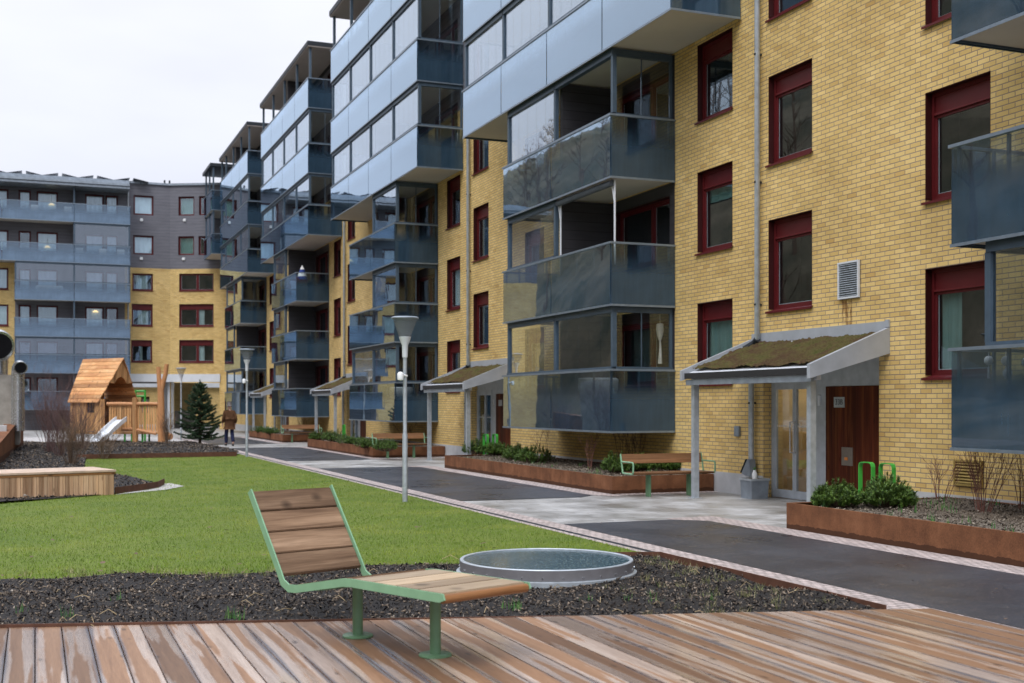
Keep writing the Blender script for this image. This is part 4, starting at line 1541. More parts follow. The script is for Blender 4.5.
ewin(FE, eh, 133.3, 153.5, 235.5, 254.5, top=0, sill=False, curt=('sky_reflection_blue', 0, 1, 0))
ewin(FE, eh, 132.3, 153, 273.5, 290.5, top=0, sill=True, curt=('curtain_pale', .2, .75, 0))
ewin(FE, eh, 131.7, 152.7, 304, 326, top=.35, sill=True, curt=('curtain_pale', .3, .8, 0))
ewin(FE, eh, 131.2, 152.2, 340, 362, top=.35, sill=True, curt=('curtain_pale', .42, .55, 0))
ah = []
ewin(FA, ah, 178.5, 194.2, 196.5, 215.5, top=0, sill=False, curt=('curtain_green', 0, 1, 0))
ewin(FA, ah, 178.2, 194, 236.2, 255, top=0, sill=False, curt=('curtain_green', 0, 1, 0))
ewin(FA, ah, 199, 214, 196, 215, top=0, sill=False)
ewin(FA, ah, 198.5, 214, 236, 255, top=0, sill=False)
for v0, v1, tp in ((273.5, 290.8, 0), (304, 326.3, .32), (340, 362.3, .32)):
    um = (179.5 + 214) / 2
    ewin(FA, ah, 179.2, 213.6, v0, v1, top=tp, sill=True, mull=(hit(197, 300, FA)[0],), curt=('curtain_pale', .55, .7, 0) if tp else None)
PASS = (hit(129.5, 400, FE)[0], 8.72, -.2, 3.32)
eh.append(PASS)
ah.append((0.0, hit(219.5, 400, FA)[0], -.2, 3.32))
AL = 4.7
em = MB()
wall_mesh(em, FE, -14, XL, -.15, 11.12, eh, 0, .18)
wall_mesh(em, FE, -14, 5.95, 11.12, 16.5, eh, 1, .18)
wall_mesh(em, FE, XL, 5.72, -.15, 11.12, eh, 1, .18)
wall_mesh(em, FE, 5.72, 8.72, -.15, 11.12, [h for h in eh if h is not PASS] + [PASS], 0, .18)
wall_mesh(em, FE, 5.95, 8.72, 11.12, 16.9, eh, 1, .18)
wall_mesh(em, FA, 0, AL, -.15, 11.12, ah, 0, .18)
wall_mesh(em, FA, 0, AL, 11.12, 16.9, ah, 1, .18)
em.build('wall', ['yellow_brick', 'grey_cladding'], eb, recalc=False)
for F, a0, a1, z0, z1, kw in ew:
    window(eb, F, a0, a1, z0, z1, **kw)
core = MB()
core.box(-14, 8.4, -10, -1.3, 3.6, 16.6, FE)
core.box(-14, PASS[0] - .05, -10, -1.3, -.1, 3.6, FE)
core.box(.4, AL + 1.5, -8, -1.3, 3.6, 16.6, FA)
core.build('inner_core', 'dark_void', eb)
ceil_ = MB()
ceil_.box(PASS[0], 8.72, -10, -.2, 3.33, 3.42, FE)
ceil_.box(0, AL, -9, -.2, 3.43, 3.5, FA)
ceil_.box(PASS[0] - .04, PASS[0], -10, -.2, -.1, 3.32, FE)
ceil_.build('passage_ceiling', 'dark_cladding', eb)
lb = MB()
lb.box(PASS[0] - .1, 8.70, .004, .12, 3.28, 3.82, FE)
lb.box(0.03, hit(220.5, 380, FA)[0], .004, .12, 3.28, 3.82, FA)
lb.build('passage_lintel', 'white_metal', eb)
for u, b in ((170.5, -.5), (164.8, -3.2)):
    F2 = frame((0, 86.2 - b, 0), (1, 0, 0), (0, -1, 0))
    x = hit(u, 400, F2)[0]
    MB().tube([(x, 86.2 - b, -.1), (x, 86.2 - b, 3.33)], .22, 14).build('column', 'white_metal', eb, smooth=40)
bk = MB()
F3 = frame((0, 91.5, 0), (1, 0, 0), (0, -1, 0))
bk.box(hit(174.5, 400, F3)[0], hit(196, 400, F3)[0], -.3, 0, -.1, 3.32, F3, 0)
bk.box(hit(174.5, 400, F3)[0], hit(196, 400, F3)[0], .002, .05, -.1, 1.25, F3, 1)
bk.build('passage_wall', ['yellow_brick', 'concrete'], eb)
# dividing posts, balconies, roof
for lv, z0 in enumerate(ELV):
    zt = ELV[lv + 1] if lv < 5 else 16.15
    x0 = -9.0 if lv > 3 else XL
    xm = hit(73.5, 300, FE)[0]
    gl = {0: (0, 0), 1: (1, 1), 2: (0, 0), 3: (1, 1), 4: (0, 1), 5: (0, 0)}[lv]
    if lv > 3:
        bd = [x0, -5.5, -2.0, xm, XR]; gl = (0, 0, *gl)
    else:
        bd = [x0, xm, XR]
    balcony(eb, FE, bd[0], bd[-1], z0, zt, 1.6, bd, gl, h=1.18, posts=False, ain=.05, inset=.06, roof_posts=[xm] if lv in (5, 4, 2) else None, far_glazed=bool(gl[-1]), bglass='sky_toned_printed_glass', gglass='hazy_glass')
    MB().box(xm - .05, xm + .05, .004, 1.35, z0 + .205, zt - .004, FE).build('partition', 'grey_cladding', eb)
er = MB()
for i, (b, z) in enumerate(((2.0, 16.16), (2.08, 16.34), (1.7, 16.52), (1.3, 16.70))):
    er.box(-14, 5.9, -10, b, z, z + .14, FE)
er.box(5.92, 8.74, -10, .12, 16.9, 17.04, FE)
er.hexa([fpt(FA, 0, .12, 16.903), fpt(FA, AL, .12, 16.903), fpt(FA, AL, -9, 16.903), fpt(FA, 0, -9, 16.903), fpt(FA, 0, .12, 17.05), fpt(FA, AL, .12, 17.05), fpt(FA, AL, -9, 17.05), fpt(FA, 0, -9, 17.05)])
er.build('roof', 'zinc', eb)
gut = MB().tube([(5.93, 86.05, 17.0), (5.93, 86.05, .0)], .055, 8)
gut.build('downpipe', 'galvanised', eb)
for u, v in ((141.5, 220), (184.8, 220.3), (141.3, 258.6), (183.8, 259)):
    F = FE if u < 170 else FA
    a_, z_ = hit(u, v, F)
    MB().lathe((0, 0, 0), [(0.0, .12), (.09, .1), (.12, 0)], 10)
    p = fpt(F, a_, .06, z_)
    m = MB(); m.box(a_ - .10, a_ + .10, .004, .1, z_ - .10, z_ + .10, F)
    m.build('vent_cap', 'white_plastic', eb, bevel=.03)
for i, u in enumerate((-10, 24, 60, 95, 131)):        # pairs of tilted solar panels along the eaves
    x = hit(u, 170, FE)[0]
    m = MB()
    for s in (-1, 1):
        m.hexa([(x + s * .12, 85.6, 17.12), (x + s * 1.1, 85.6, 16.92), (x + s * 1.1, 88, 16.92), (x + s * .12, 88, 17.12),
                (x + s * .12, 85.6, 17.17), (x + s * 1.1, 85.6, 16.97), (x + s * 1.1, 88, 16.97), (x + s * .12, 88, 17.17)])
        m.box(x + s * .6 - .02, x + s * .6 + .02, 85.7, 85.74, 16.8, 17.05)
    m.build('solar_panels', 'solar_panel', eb, (x, 86, 17))
m = MB()
for u in (166.5, 171.5):
    a_ = hit(u, 180, FE)[0]
    m.tube([(a_, 87.5, 17.0), (a_, 87.5, 17.5)], .06, 8)
m.build('roof_vents', 'dark_metal', eb)
# a low pale building seen through the passage
lowb = thing('garage_building', 'pale low building glimpsed through the passage under the far block', 'building', (6, 108, 0))
FG = frame((0, 108, 0), (1, 0, 0), (0, -1, 0))
m = MB(); wall_mesh(m, FG, 0, 22, -.1, 5.5, [(6.6, 7.5, .9, 2.3), (8.5, 9.2, 1.0, 2.4), (10.0, 11.0, .9, 2.3)], 0, .2); m.box(0, 22, .01, .3, 3.2, 3.6, FG, 1)
m.build('wall', ['yellow_brick', 'white_metal'], lowb, recalc=False)
for a0 in (6.6, 8.5, 10.0):
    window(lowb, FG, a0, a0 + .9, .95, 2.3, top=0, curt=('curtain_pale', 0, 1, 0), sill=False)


# ------------------------------------------------------------------ lounger on the deck
def rot_root(o, rz):
    o.rotation_euler = (0, 0, rz)


def strip_profile(pts, th):
    """thick line in the y-z plane: closed outline"""
    n_ = len(pts)
    L_, R_ = [], []
    for i, p in enumerate(pts):
        p = Vector(p)
        d0 = (p - Vector(pts[i - 1])).normalized() if i else (Vector(pts[1]) - p).normalized()
        d1 = (Vector(pts[i + 1]) - p).normalized() if i < n_ - 1 else d0
        d = (d0 + d1).normalized()
        nrm = Vector((-d.y, d.x))
        k = th / 2 / max(.4, nrm.dot(Vector((-d0.y, d0.x))))
        L_.append(p + nrm * k); R_.append(p - nrm * k)
    return L_ + R_[::-1]


LW = 0.745
loc = (2.362, 7.111, DECK_Z)
lg = thing('sun_lounger', 'green steel sun lounger with brown slatted back, standing on the wet wooden deck', 'lounger', loc)
prof = [(0.012, .470), (0.02, .490), (1.0, .478), (1.10, .470), (1.70, .358), (1.80, .350), (1.885, .385), (1.94, .465), (2.35, 1.02), (2.362, 1.037)]
# soften the knee and the bend
outl = strip_profile(prof, 0.058)
for sx in (0.0, LW - .012):
    m = MB()
    m.prism([(sx, q.x, q.y) for q in outl], (0.012, 0, 0))
    m.v = [(x + loc[0], y + loc[1], z + loc[2]) for x, y, z in m.v]
    m.build('side_frame', 'green_paint', lg, loc, bevel=.003)


def lboard(y0, z0, y1, z1, name, mat, lift=.006, th=.034, gap=.004):
    d = Vector((y1 - y0, z1 - z0)); ln = d.length; d.normalize(); n_ = Vector((-d.y, d.x))
    a = Vector((y0, z0)) + d * gap; b = Vector((y1, z1)) - d * gap
    t0, t1 = lift + .010, lift + .010 - th
    q = [a + n_ * t1, b + n_ * t1, b + n_ * t0, a + n_ * t0]
    m = MB()
    pts = [(0.014, p.x, p.y) for p in q]
    m.prism(pts, (LW - .028, 0, 0))
    m.v = [(x + loc[0], y + loc[1], z + loc[2]) for x, y, z in m.v]
    o = m.build(name, mat, lg, loc, bevel=.006)
    # the grain runs along the board: lay out uv along the width of the lounger
    uv = o.data.uv_layers[0].data
    off = rnd.uniform(0, 30)
    for p in o.data.polygons:
        for li in p.loop_indices:
            co = o.data.vertices[o.data.loops[li].vertex_index].co
            s_ = (Vector((co.y, co.z)) - a).dot(d)
            tt = (Vector((co.y, co.z)) - a).dot(n_)
            uv[li].uv = (co.x + off * 3, (math.floor(off * 7) + .5) * .1 + (s_ + tt - ln / 2) * .098 / (ln + .05))
    return o


def lerp2(a, b, s):
    return (a[0] + (b[0] - a[0]) * s, a[1] + (b[1] - a[1]) * s)


segs = [((0.03, .490), (1.0, .478), 4, 'seat_board', 'bench_seat_wood'), ((1.09, .472), (1.70, .360), 3, 'seat_board', 'bench_back_wood'), ((1.915, .43), (2.358, 1.033), 4, 'back_board', 'bench_back_wood')]
for a, b, n_, nm, mt in segs:
    for i in range(n_):
        q0, q1 = lerp2(a, b, i / n_), lerp2(a, b, (i + 1) / n_)
        if nm == 'back_board':
            lboard(q1[0], q1[1], q0[0], q0[1], nm, mt, lift=.016)
        else:
            lboard(q0[0], q0[1], q1[0], q1[1], nm, mt, lift=.020)
fe = MB()
fe.tube([(0.014, .022, .482), (LW - .014, .022, .482)], .029, 10)
fe.v = [(x + loc[0], y + loc[1], z + loc[2]) for x, y, z in fe.v]
fe.build('front_edge', 'seat_edge_wood', lg, loc, smooth=40)
for y, zt in ((.54, .452), (1.45, .375)):
    m = MB()
    m.tube([(LW / 2, y, 0.0), (LW / 2, y, zt)], .038, 18)
    m.lathe((LW / 2, y, 0), [(0.0, .018), (.106, .016), (.112, .011), (.112, .001)], 32)
    m.box(.02, LW - .02, y - .03, y + .03, zt - .002, zt + .012)
    m.v = [(x + loc[0], y_ + loc[1], z + loc[2]) for x, y_, z in m.v]
    m.build('leg', 'leg_green', lg, loc, smooth=40)
rot_root(lg, R(20.6))

# ------------------------------------------------------------------ round skylight in the bed
sk = thing('skylight', 'low round rooflight with rain-wet glass in the bark bed behind the lounger', 'skylight', (*SKY_C, 0))
cx_, cy_ = SKY_C
m = MB().lathe((cx_, cy_, 0), [(.925, -.05), (.925, .045), (.89, .052), (.89, .158), (.885, .164), (.855, .164), (.85, .158), (.85, .12)], 72)
m.build('ring', 'galvanised', sk, (cx_, cy_, 0), smooth=35)
plain('ring_grey', (.17, .165, .175), .5, .2)
MB().lathe((cx_, cy_, 0), [(.893, .055), (.893, .155)], 72).build('ring_band', 'ring_grey', sk, (cx_, cy_, 0), smooth=35)
t = MT('wet_rooflight')
v = t.coord('Object')
vo = t.n('ShaderNodeTexVoronoi'); vo.inputs['Scale'].default_value = 34
t.l(v, vo.inputs['Vector'])
drop = t.ramp(vo.outputs['Distance'], [(.12, (1, 1, 1)), (.34, (0, 0, 0))])
nz = t.noise(v, 4, 4)
c = t.mix(t.math('MULTIPLY', drop, t.ramp(nz, [(.35, (0.25, .25, .25)), (.6, (1, 1, 1))])), (.040, .078, .098), (.34, .41, .43))
t.done(t.principled(c, .16, 0, .5, t.bump(drop, .9, .012)))
MB().lathe((cx_, cy_, .15), [(0, .012), (.4, .010), (.853, 0), (.853, -.02)], 72).build('dome_glass', 'wet_rooflight', sk, (cx_, cy_, .15), smooth=40)
rv = MB()
for i in range(28):
    a_ = 2 * math.pi * i / 28
    rv.tube([(cx_ + .892 * math.cos(a_), cy_ + .892 * math.sin(a_), .085), (cx_ + .902 * math.cos(a_), cy_ + .902 * math.sin(a_), .085)], .008, 6)
rv.build('ring_screws', 'steel_bright', sk, (cx_, cy_, 0))

# corten edging of the beds
def edging(pts, z0, z1, label, th=.008, name='steel_edging', mat='old_corten'):
    m = MB()
    for a, b in zip(pts[:-1], pts[1:]):
        a, b = Vector(a), Vector(b)
        d = (b - a).normalized(); n_ = Vector((-d.y, d.x)) * th / 2
        m.hexa([(*(a - n_), z0), (*(b - n_), z0), (*(b + n_), z0), (*(a + n_), z0), (*(a - n_), z1), (*(b - n_), z1), (*(b + n_), z1), (*(a + n_), z1)])
    p0 = pts[0]
    return tag(m.build(name, mat, None, (p0[0], p0[1], -.3)), label, 'edging')


m = MB()
for q in range(10):
    xa, xb = -12 + q * 1.6, -12 + (q + 1) * 1.6
    ya, yb = fy(xa) + .014, fy(xb) + .014
    za, zb2 = [DECK_Z + .042 - .004 * max(0, k - 4.5) ** 1.35 * (1 if k > 4.5 else 0) for k in (q, q + 1)]
    m.hexa([(xa, ya - .006, -.1), (xb, yb - .006, -.1), (xb, yb + .006, -.1), (xa, ya + .006, -.1), (xa, ya - .006, za), (xb, yb - .006, zb2), (xb, yb + .006, zb2), (xa, ya + .006, za)])
tag(m.build('steel_edging', 'old_corten', None, (0, 9.8, -.3)), 'low dark rusty steel edging between wooden deck and bark bed', 'edging')
edging([(6.605, 8.16), (6.605, 12.06), (6.05, 12.24)], -.1, .07, 'low rusty steel edging between bark bed and asphalt path', .012)
edging([(1.44, 24.4), (2.1, 25.35), (2.38, 25.95), (2.6, 26.9)], -.1, .14, 'short curved rusty edging beside the pale gravel tip and wooden box', .012)
edging([(1.2, 40.2), (6.25, 40.55)], -.1, .16, 'rusty steel edging at the far end of the lawn', .012)


# ------------------------------------------------------------------ street lamps
t = MT('lamp_acrylic')
tr_ = t.n('ShaderNodeBsdfTransparent'); tr_.inputs['Color'].default_value = (.8, .82, .84, 1)
df = t.n('ShaderNodeBsdfPrincipled'); df.inputs['Base Color'].default_value = (.5, .52, .54, 1); df.inputs['Roughness'].default_value = .2
mx = t.n('ShaderNodeMixShader'); mx.inputs[0].default_value = .24
t.l(tr_.outputs[0], mx.inputs[1]); t.l(df.outputs[0], mx.inputs[2]); t.done(mx.outputs[0])


def lamp(x, y, h, label, box=True, s=1.0):
    o = thing('street_lamp', label, 'street lamp', (x, y, 0), 'street lamps along the lawn')
    m = MB()
    zc = h - .72
    m.lathe((x, y, 0), [(.047, -.1), (.047, 1.2), (.036, 1.25), (.036, zc)], 14)
    m.build('post', 'galvanised', o, (x, y, 0), smooth=40)
    MB().lathe((x, y, 0), [(.0, zc - .02), (.048, zc - .02), (.05, zc + .05), (.055, zc + .2), (.10, zc + .31), (.11, zc + .35), (0.0, zc + .36)], 18).build('neck', 'white_metal', o, (x, y, 0), smooth=40)
    MB().lathe((x, y, 0), [(.09, zc + .352), (.105, zc + .352), (.225, h - .035), (.218, h - .035)], 28).build('shade', 'lamp_acrylic', o, (x, y, 0), smooth=40)
    MB().lathe((x, y, 0), [(0, h), (.22, h - .012), (.25, h - .03), (.25, h - .045), (0, h - .04)], 28).build('lamp_cap', 'zinc', o, (x, y, 0), smooth=35)
    if box:
        m = MB()
        m.tube([(x + .03, y - .02, zc - .35), (x - .10, y - .06, zc - .33)], .022, 8)
        m.lathe((x - .10, y - .06, zc - .36), [(0, -.08), (.055, -.06), (.06, .05), (.03, .08), (0, .085)], 12)
        m.build('loudspeaker', 'white_plastic', o, (x, y, 0), smooth=50)
    return o


lamp(6.14, 20.62, 3.32, 'galvanised street lamp with cone head, tallest of three, in the lawn beside the path')
lamp(6.5, 40.05, 3.58, 'galvanised street lamp with cone head at the far corner of the lawn')
lamp(6.6, 60.15, 3.52, 'slim street lamp between the forked log post and the spruce', box=False)
lamp(6.55, 92.0, 3.6, 'far street lamp glimpsed beyond the passage behind the wooden playhouse', box=False)


# ------------------------------------------------------------------ planting helpers
def pine_shrub(x, y, z, r, h, label, group, seed=0, shoots=170):
    shoots = int(shoots * 2.6)
    rg = np.random.default_rng(seed)
    o = thing('pine_shrub', label, 'shrub', (x, y, z), group)
    m = MB()
    V, F_ = [], []
    nb = 0
    # several low sub-clumps give the uneven outline
    clumps = [(0, 0, 1.0)] + [(r * .55 * math.cos(a), r * .55 * math.sin(a), rg.uniform(.55, .85)) for a in rg.uniform(0, 6.28, 5)]
    for i in range(shoots):
        cx, cy, sc = clumps[rg.integers(len(clumps))]
        th = rg.uniform(0, 2 * math.pi); ph = math.acos(rg.uniform(0.02, 1))
        rr = rg.uniform(.55, 1.03)
        dx, dy, dz = math.cos(th) * math.sin(ph), math.sin(th) * math.sin(ph), math.cos(ph)
        rad = r * (.55 if (cx or cy) else .72) * sc
        p = np.array([x + cx + dx * rad * rr, y + cy + dy * rad * rr, z + .04 + dz * h * .82 * sc * rr])
        ax = np.array([dx * .55, dy * .55, .75 + .4 * dz]) + rg.normal(0, .18, 3)
        ax /= np.linalg.norm(ax)
        L_ = rg.uniform(.07, .13)
        if i % 5 == 0:
            m.tube([(x + cx * .4, y + cy * .4, z), tuple(p)], [.010, .005], 3, False)
        k = 34
        s_ = rg.uniform(0, 1, k)[:, None]
        base = p + ax * L_ * s_
        dv = rg.normal(size=(k, 3)); dv -= (dv @ ax)[:, None] * ax
        dv /= np.linalg.norm(dv, axis=1)[:, None]
        tip = base + (dv * .8 + ax * .75) * rg.uniform(.03, .055, k)[:, None]
        sd_ = np.cross(dv, ax) * .0055
        V.append(np.stack([base - sd_, base + sd_, tip], 1).reshape(-1, 3))
        nb += k
    V = np.concatenate(V)
    soup('foliage', V, np.arange(len(V)).reshape(-1, 3), 'pine_needles', o, (x, y, z))
    m.build('stems', 'bark', o, (x, y, z), recalc=False)
    return o


def bare_shrub(x, y, z, h, spread, n_, mat, label, group=None, seed=0, rad=.006, depth=3, name='bare_shrub'):
    rg = random.Random(seed)
    m = MB()

    def grow(p, d, l, r, dp):
        q = p + d * l * .5 + Vector((rg.uniform(-.04, .04), rg.uniform(-.04, .04), .02)) * l
        e_ = q + (d + Vector((rg.uniform(-.2, .2), rg.uniform(-.2, .2), .12))).normalized() * l * .5
        m.tube([p, q, e_], [r, r * .75, r * .45], 3, False)
        if dp <= 0: return
        for _ in range(rg.choice((2, 3, 3))):
            s = rg.uniform(.35, 1)
            b = p.lerp(q, s * 2) if s < .5 else q.lerp(e_, s * 2 - 1)
            dd = (d + Vector((rg.uniform(-.7, .7), rg.uniform(-.7, .7), rg.uniform(-.1, .5)))).normalized()
            grow(b, dd, l * rg.uniform(.4, .65), r * .6, dp - 1)
    for i in range(n_):
        a = rg.uniform(0, 6.28); t_ = rg.uniform(0, 1)
        d = Vector((math.cos(a) * spread * t_, math.sin(a) * spread * t_, 1)).normalized()
        p = Vector((x + math.cos(a) * spread * .25 * t_, y + math.sin(a) * spread * .25 * t_, z - .03))
        grow(p, d, h * rg.uniform(.45, .7), rad, depth)
    o = m.build(name, mat, None, (x, y, z), recalc=False)
    return tag(o, label, 'shrub', group)


def planter(poly, h, label, hs, chips_n, seed):
    x0, y0 = poly[0]
    o = thing('steel_planter', label, 'planter', (x0, y0, 0), 'rusty steel planters along the facade')
    m = MB()
    n_ = len(poly)
    ar = sum(poly[i][0] * poly[(i + 1) % n_][1] - poly[(i + 1) % n_][0] * poly[i][1] for i in range(n_))
    sg = 1 if ar > 0 else -1
    th = .012
    inner = []
    for i in range(n_):
        p = Vector(poly[i]); a = (p - Vector(poly[i - 1])).normalized(); b = (Vector(poly[(i + 1) % n_]) - p).normalized()
        na, nb_ = Vector((-a.y, a.x)) * sg, Vector((-b.y, b.x)) * sg
        bis = (na + nb_).normalized(); inner.append(p + bis * th / max(.3, bis.dot(na)))
    for i in range(n_):
        j = (i + 1) % n_
        a, b, c, d = Vector(poly[i]), Vector(poly[j]), inner[j], inner[i]
        m.hexa([(*a, -.08), (*b, -.08), (*c, -.08), (*d, -.08), (*a, h), (*b, h), (*c, h), (*d, h)])
        # returned rim
        k = 4.0
        c2, d2 = a.lerp(d, k), b.lerp(c, k)
        m.hexa([(*d, h - .010), (*c, h - .010), (*d2, h - .010), (*c2, h - .010), (*d, h - .001), (*c, h - .001), (*d2, h - .001), (*c2, h - .001)])
        # welded joints between the plates
        ln = (b - a).length
        q = 2.35
        while q < ln - .5:
            s = a.lerp(b, q / ln); u_ = (b - a).normalized(); nn = Vector((u_.y, -u_.x)) * sg
            m.box(q - .004, q + .004, .0005, .0025, -.05, h - .002, frame((*a, 0), (*u_, 0), (*nn, 0)))
            q += 2.5
    m.build('steel_sides', 'corten_steel', o, (x0, y0, 0))
    ins = [tuple(Vector(poly[i]).lerp(inner[i], 1.0)) for i in range(n_)]
    def zf(x_, y_):
        return h - .07 + .05 * min(1, max(0, (x_ - 10.3) / 2)) + .02 * math.sin(x_ * 5 + y_ * 2) * math.sin(y_ * 3.3)
    so = grid_sheet('soil', ins, .25, zf, 'planter_soil')
    so.location = (0, 0, 0)
    so.parent = o; so.location = -Vector((x0, y0, 0))
    rg = np.random.default_rng(seed)
    Vc, Fc = chips(ins, chips_n, rg, .012, .045, np.vectorize(zf))
    cc = soup('soil_chips', Vc, Fc, 'soil_chips', o, (x0, y0, 0))
    cc['kind'] = 'stuff'
    return zf


XW2 = FX - .03
pl_polys = [
    ([(9.81, 14.24), (9.83, 1.0), (XW2, 1.0), (XW2, 14.24)], .365, 'nearest rusty steel planter with two dwarf pines and bare twigs, below the entrance numbered 33B', 16000),
    ([(10.40, 20.90), (XW2, 20.90), (XW2, 31.3), (10.45, 31.3)], .345, 'long rusty steel planter behind the nearer brown bench, between two entrances', 9000),
    ([(10.20, 37.9), (XW2, 37.9), (XW2, 48.2), (10.25, 48.2)], .345, 'rusty steel planter with low green shrubs behind the middle bench', 4000),
    ([(10.50, 54.7), (XW2, 54.7), (XW2, 64.0), (10.50, 64.0)], .345, 'farthest rusty steel planter, beside the walking man', 2500),
]
ZF = [planter(p, h, lb_, None, nch, 20 + i) for i, (p, h, lb_, nch) in enumerate(pl_polys)]
G1, G2, G3 = 'dwarf pines in the nearest planter', 'dwarf pines in the long planter', 'green shrubs in the far planters'


def shrub_at(k, u, v, r, h, label, grp, seed, shoots=150):
    x, y = gpx(u, v, .33)
    z = ZF[k](x, y)
    return pine_shrub(x, y, z, r, h, label, grp, seed, shoots)


shrub_at(0, 834, 505.5, .34, .36, 'dark green dwarf pine nearest the corner of the closest planter', G1, 1, 230)
pine_shrub(11.02, 13.55, .30, .43, .46, 'broad dwarf pine in front of the green bicycle stands', G1, 2, 320)
shrub_at(1, 617, 471.5, .42, .42, 'bright green dwarf pine at the end of the brown bench', G2, 3)
shrub_at(1, 640, 471, .34, .33, 'dwarf pine hidden behind the backrest of the nearer bench, left part', G2, 4)
shrub_at(1, 668, 470.5, .34, .34, 'dwarf pine hidden behind the backrest of the nearer bench, middle part', G2, 5)
shrub_at(1, 536, 461.5, .50, .45, 'dwarf pine in the middle of the long planter, wider of a touching pair', G2, 6)
shrub_at(1, 515, 459.5, .42, .42, 'dwarf pine in the middle of the long planter, smaller of a touching pair', G2, 7)
shrub_at(1, 476, 454, .50, .48, 'dwarf pine at the far end of the long planter beside the entrance', G2, 8)
shrub_at(1, 496, 455.5, .36, .35, 'olive green dwarf pine just in front of the green stands at the second entrance', G2, 9)
for i, (u, v, r, h, lb_) in enumerate(((386, 449.5, .5, .4, 'green shrub behind the middle bench, beside its lamp post'), (352, 443.5, .5, .42, 'green shrub in the second planter, just beyond the bench'),
                                      (336, 441, .6, .5, 'wide green shrub in the middle of the second planter'), (320, 439, .5, .42, 'green shrub near the far end of the second planter'),
                                      (368, 447, .4, .36, 'small green shrub at the armrest of the middle bench'))):
    shrub_at(2, u, v, r, h, lb_, G3, 30 + i, 110)
for i, (u, v, r, h, lb_) in enumerate(((270, 433.5, .5, .4, 'green shrub in the farthest planter, behind the man'), (258, 432, .5, .4, 'green shrub at the far end of the farthest planter'))):
    shrub_at(3, u, v, r, h, lb_, G3, 40 + i, 90)
GB = 'bare red-twigged shrubs against the facade'
for i, (x, y, h, sp, n_, lb_) in enumerate((
        (12.25, 13.95, .62, .5, 5, 'small bare shrub beside the broad dwarf pine by the wall'),
        (11.55, 12.35, .98, .42, 9, 'densest red-twigged bare shrub in front of the yellow brick wall'),
        (12.2, 12.35, .95, .5, 6, 'bare red shrub right beside the brass vent'),
        (11.3, 10.75, 1.0, .5, 6, 'bare red shrub under the near balcony at the picture edge'),
        (12.0, 10.6, .85, .5, 4, 'thin bare twigs under the near balcony by the wall'))):
    bare_shrub(x, y, ZF[0](x, y), h * 1.15, sp, n_ * 2, 'twig_red', lb_, GB, 50 + i, .0058)
for i, (u, v, h, n_, lb_, mt) in enumerate(((590, 468, 1.0, 6, 'dark red bare shrub under the balcony, beside the green pines', 'twig_red'), (626, 467, 1.55, 4, 'tall pale bare shrub rising behind the nearer bench', 'twig_brown'),
                                          (648, 467, 1.35, 5, 'middle pale bare shrub rising behind the nearer bench', 'twig_brown'), (672, 466, 1.3, 5, 'bare shrub behind the right half of the nearer bench', 'twig_brown'),
                                          (560, 457, 1.1, 4, 'thin bare shrub at the wall below the nearer balcony stack', 'twig_red'))):
    x, y = gpx(u, v, .34)
    x = min(x, 12.5)
    bare_shrub(x, y, ZF[1](x, y), h, .32, n_, mt, lb_, GB, 60 + i, .007)
for i, (x, y, lb_) in enumerate(((12.1, 40.2, 'brown bare shrub behind the middle bench under the balcony'), (12.1, 57.3, 'brown bare shrub in the farthest planter under the balcony'))):
    bare_shrub(x, y, .3, 1.2, .5, 6, 'twig_brown', lb_, GB, 70 + i, .009)


# low bulbs and weeds
def tufts(name, pts, h0, h1, wid, n_, mat, label, lean=.6, seed=1):
    rg = np.random.default_rng(seed)
    Vs, Fs, of = [], [], 0
    for (x, y, z) in pts:
        k = n_
        X = x + rg.normal(0, .03, k); Y = y + rg.normal(0, .03, k)
        Vb, Fb = blades(X, Y, z, rg, h0, h1, wid, lean)
        Vs.append(Vb); Fs.append(Fb + of); of += len(Vb)
    o = soup(name, np.concatenate(Vs), np.concatenate(Fs), mat)
    return tag(o, label, 'weeds', kind='stuff')


pts = []
for _ in range(120):
    x, y = rnd.uniform(4.6, 6.5), rnd.uniform(8.4, 11.9)
    if rnd.random() < (x - 3.9) / 3.2 and math.hypot(x - SKY_C[0], y - SKY_C[1]) > 1.0 and inside(bed_poly, np.array([x]), np.array([y]))[0]:
        pts.append((x, y, .02))
tufts('weeds', pts, .02, .085, .0028, 16, 'weed_leaves', 'pale green weeds sprouting in the bark bed near the path corner', .8, 4)
pts = [(gpx(u, v)[0], gpx(u, v)[1], .02) for u, v in ((240, 622), (232, 620), (227, 621), (513, 612), (519, 613), (508, 611), (116, 604), (68, 620), (20, 616), (590, 606), (655, 607), (631, 605), (652, 601), (712, 604))]
tufts('weeds', pts, .05, .12, .005, 9, 'bulb_leaves', 'fresh green shoots in the bark bed along the deck edge', .3, 5)
pts = []
for _ in range(46):
    x, y = rnd.uniform(10.0, 12.4), rnd.uniform(9.5, 13.9)
    pts.append((x, y, ZF[0](x, y)))
tufts('weeds', pts, .05, .14, .008, 5, 'bulb_leaves', 'green bulb shoots in the nearest steel planter', .25, 6)
pts = []
for _ in range(50):
    x, y = rnd.uniform(10.6, 12.3), rnd.uniform(21.3, 31)
    pts.append((x, y, ZF[1](x, y)))
tufts('weeds', pts, .04, .10, .008, 5, 'bulb_leaves', 'green bulb shoots in the long steel planter', .4, 7)
pts = []
for _ in range(60):
    a_ = rnd.random()
    x, y = gpx(rnd.uniform(0, 350), 577 + rnd.gauss(0, 2.2))
    pts.append((x, y, .01))
tufts('weeds', pts, .03, .075, .004, 16, 'weed_leaves', 'ragged grass tufts along the lawn edge at the bark bed', .9, 8)
st = MB()
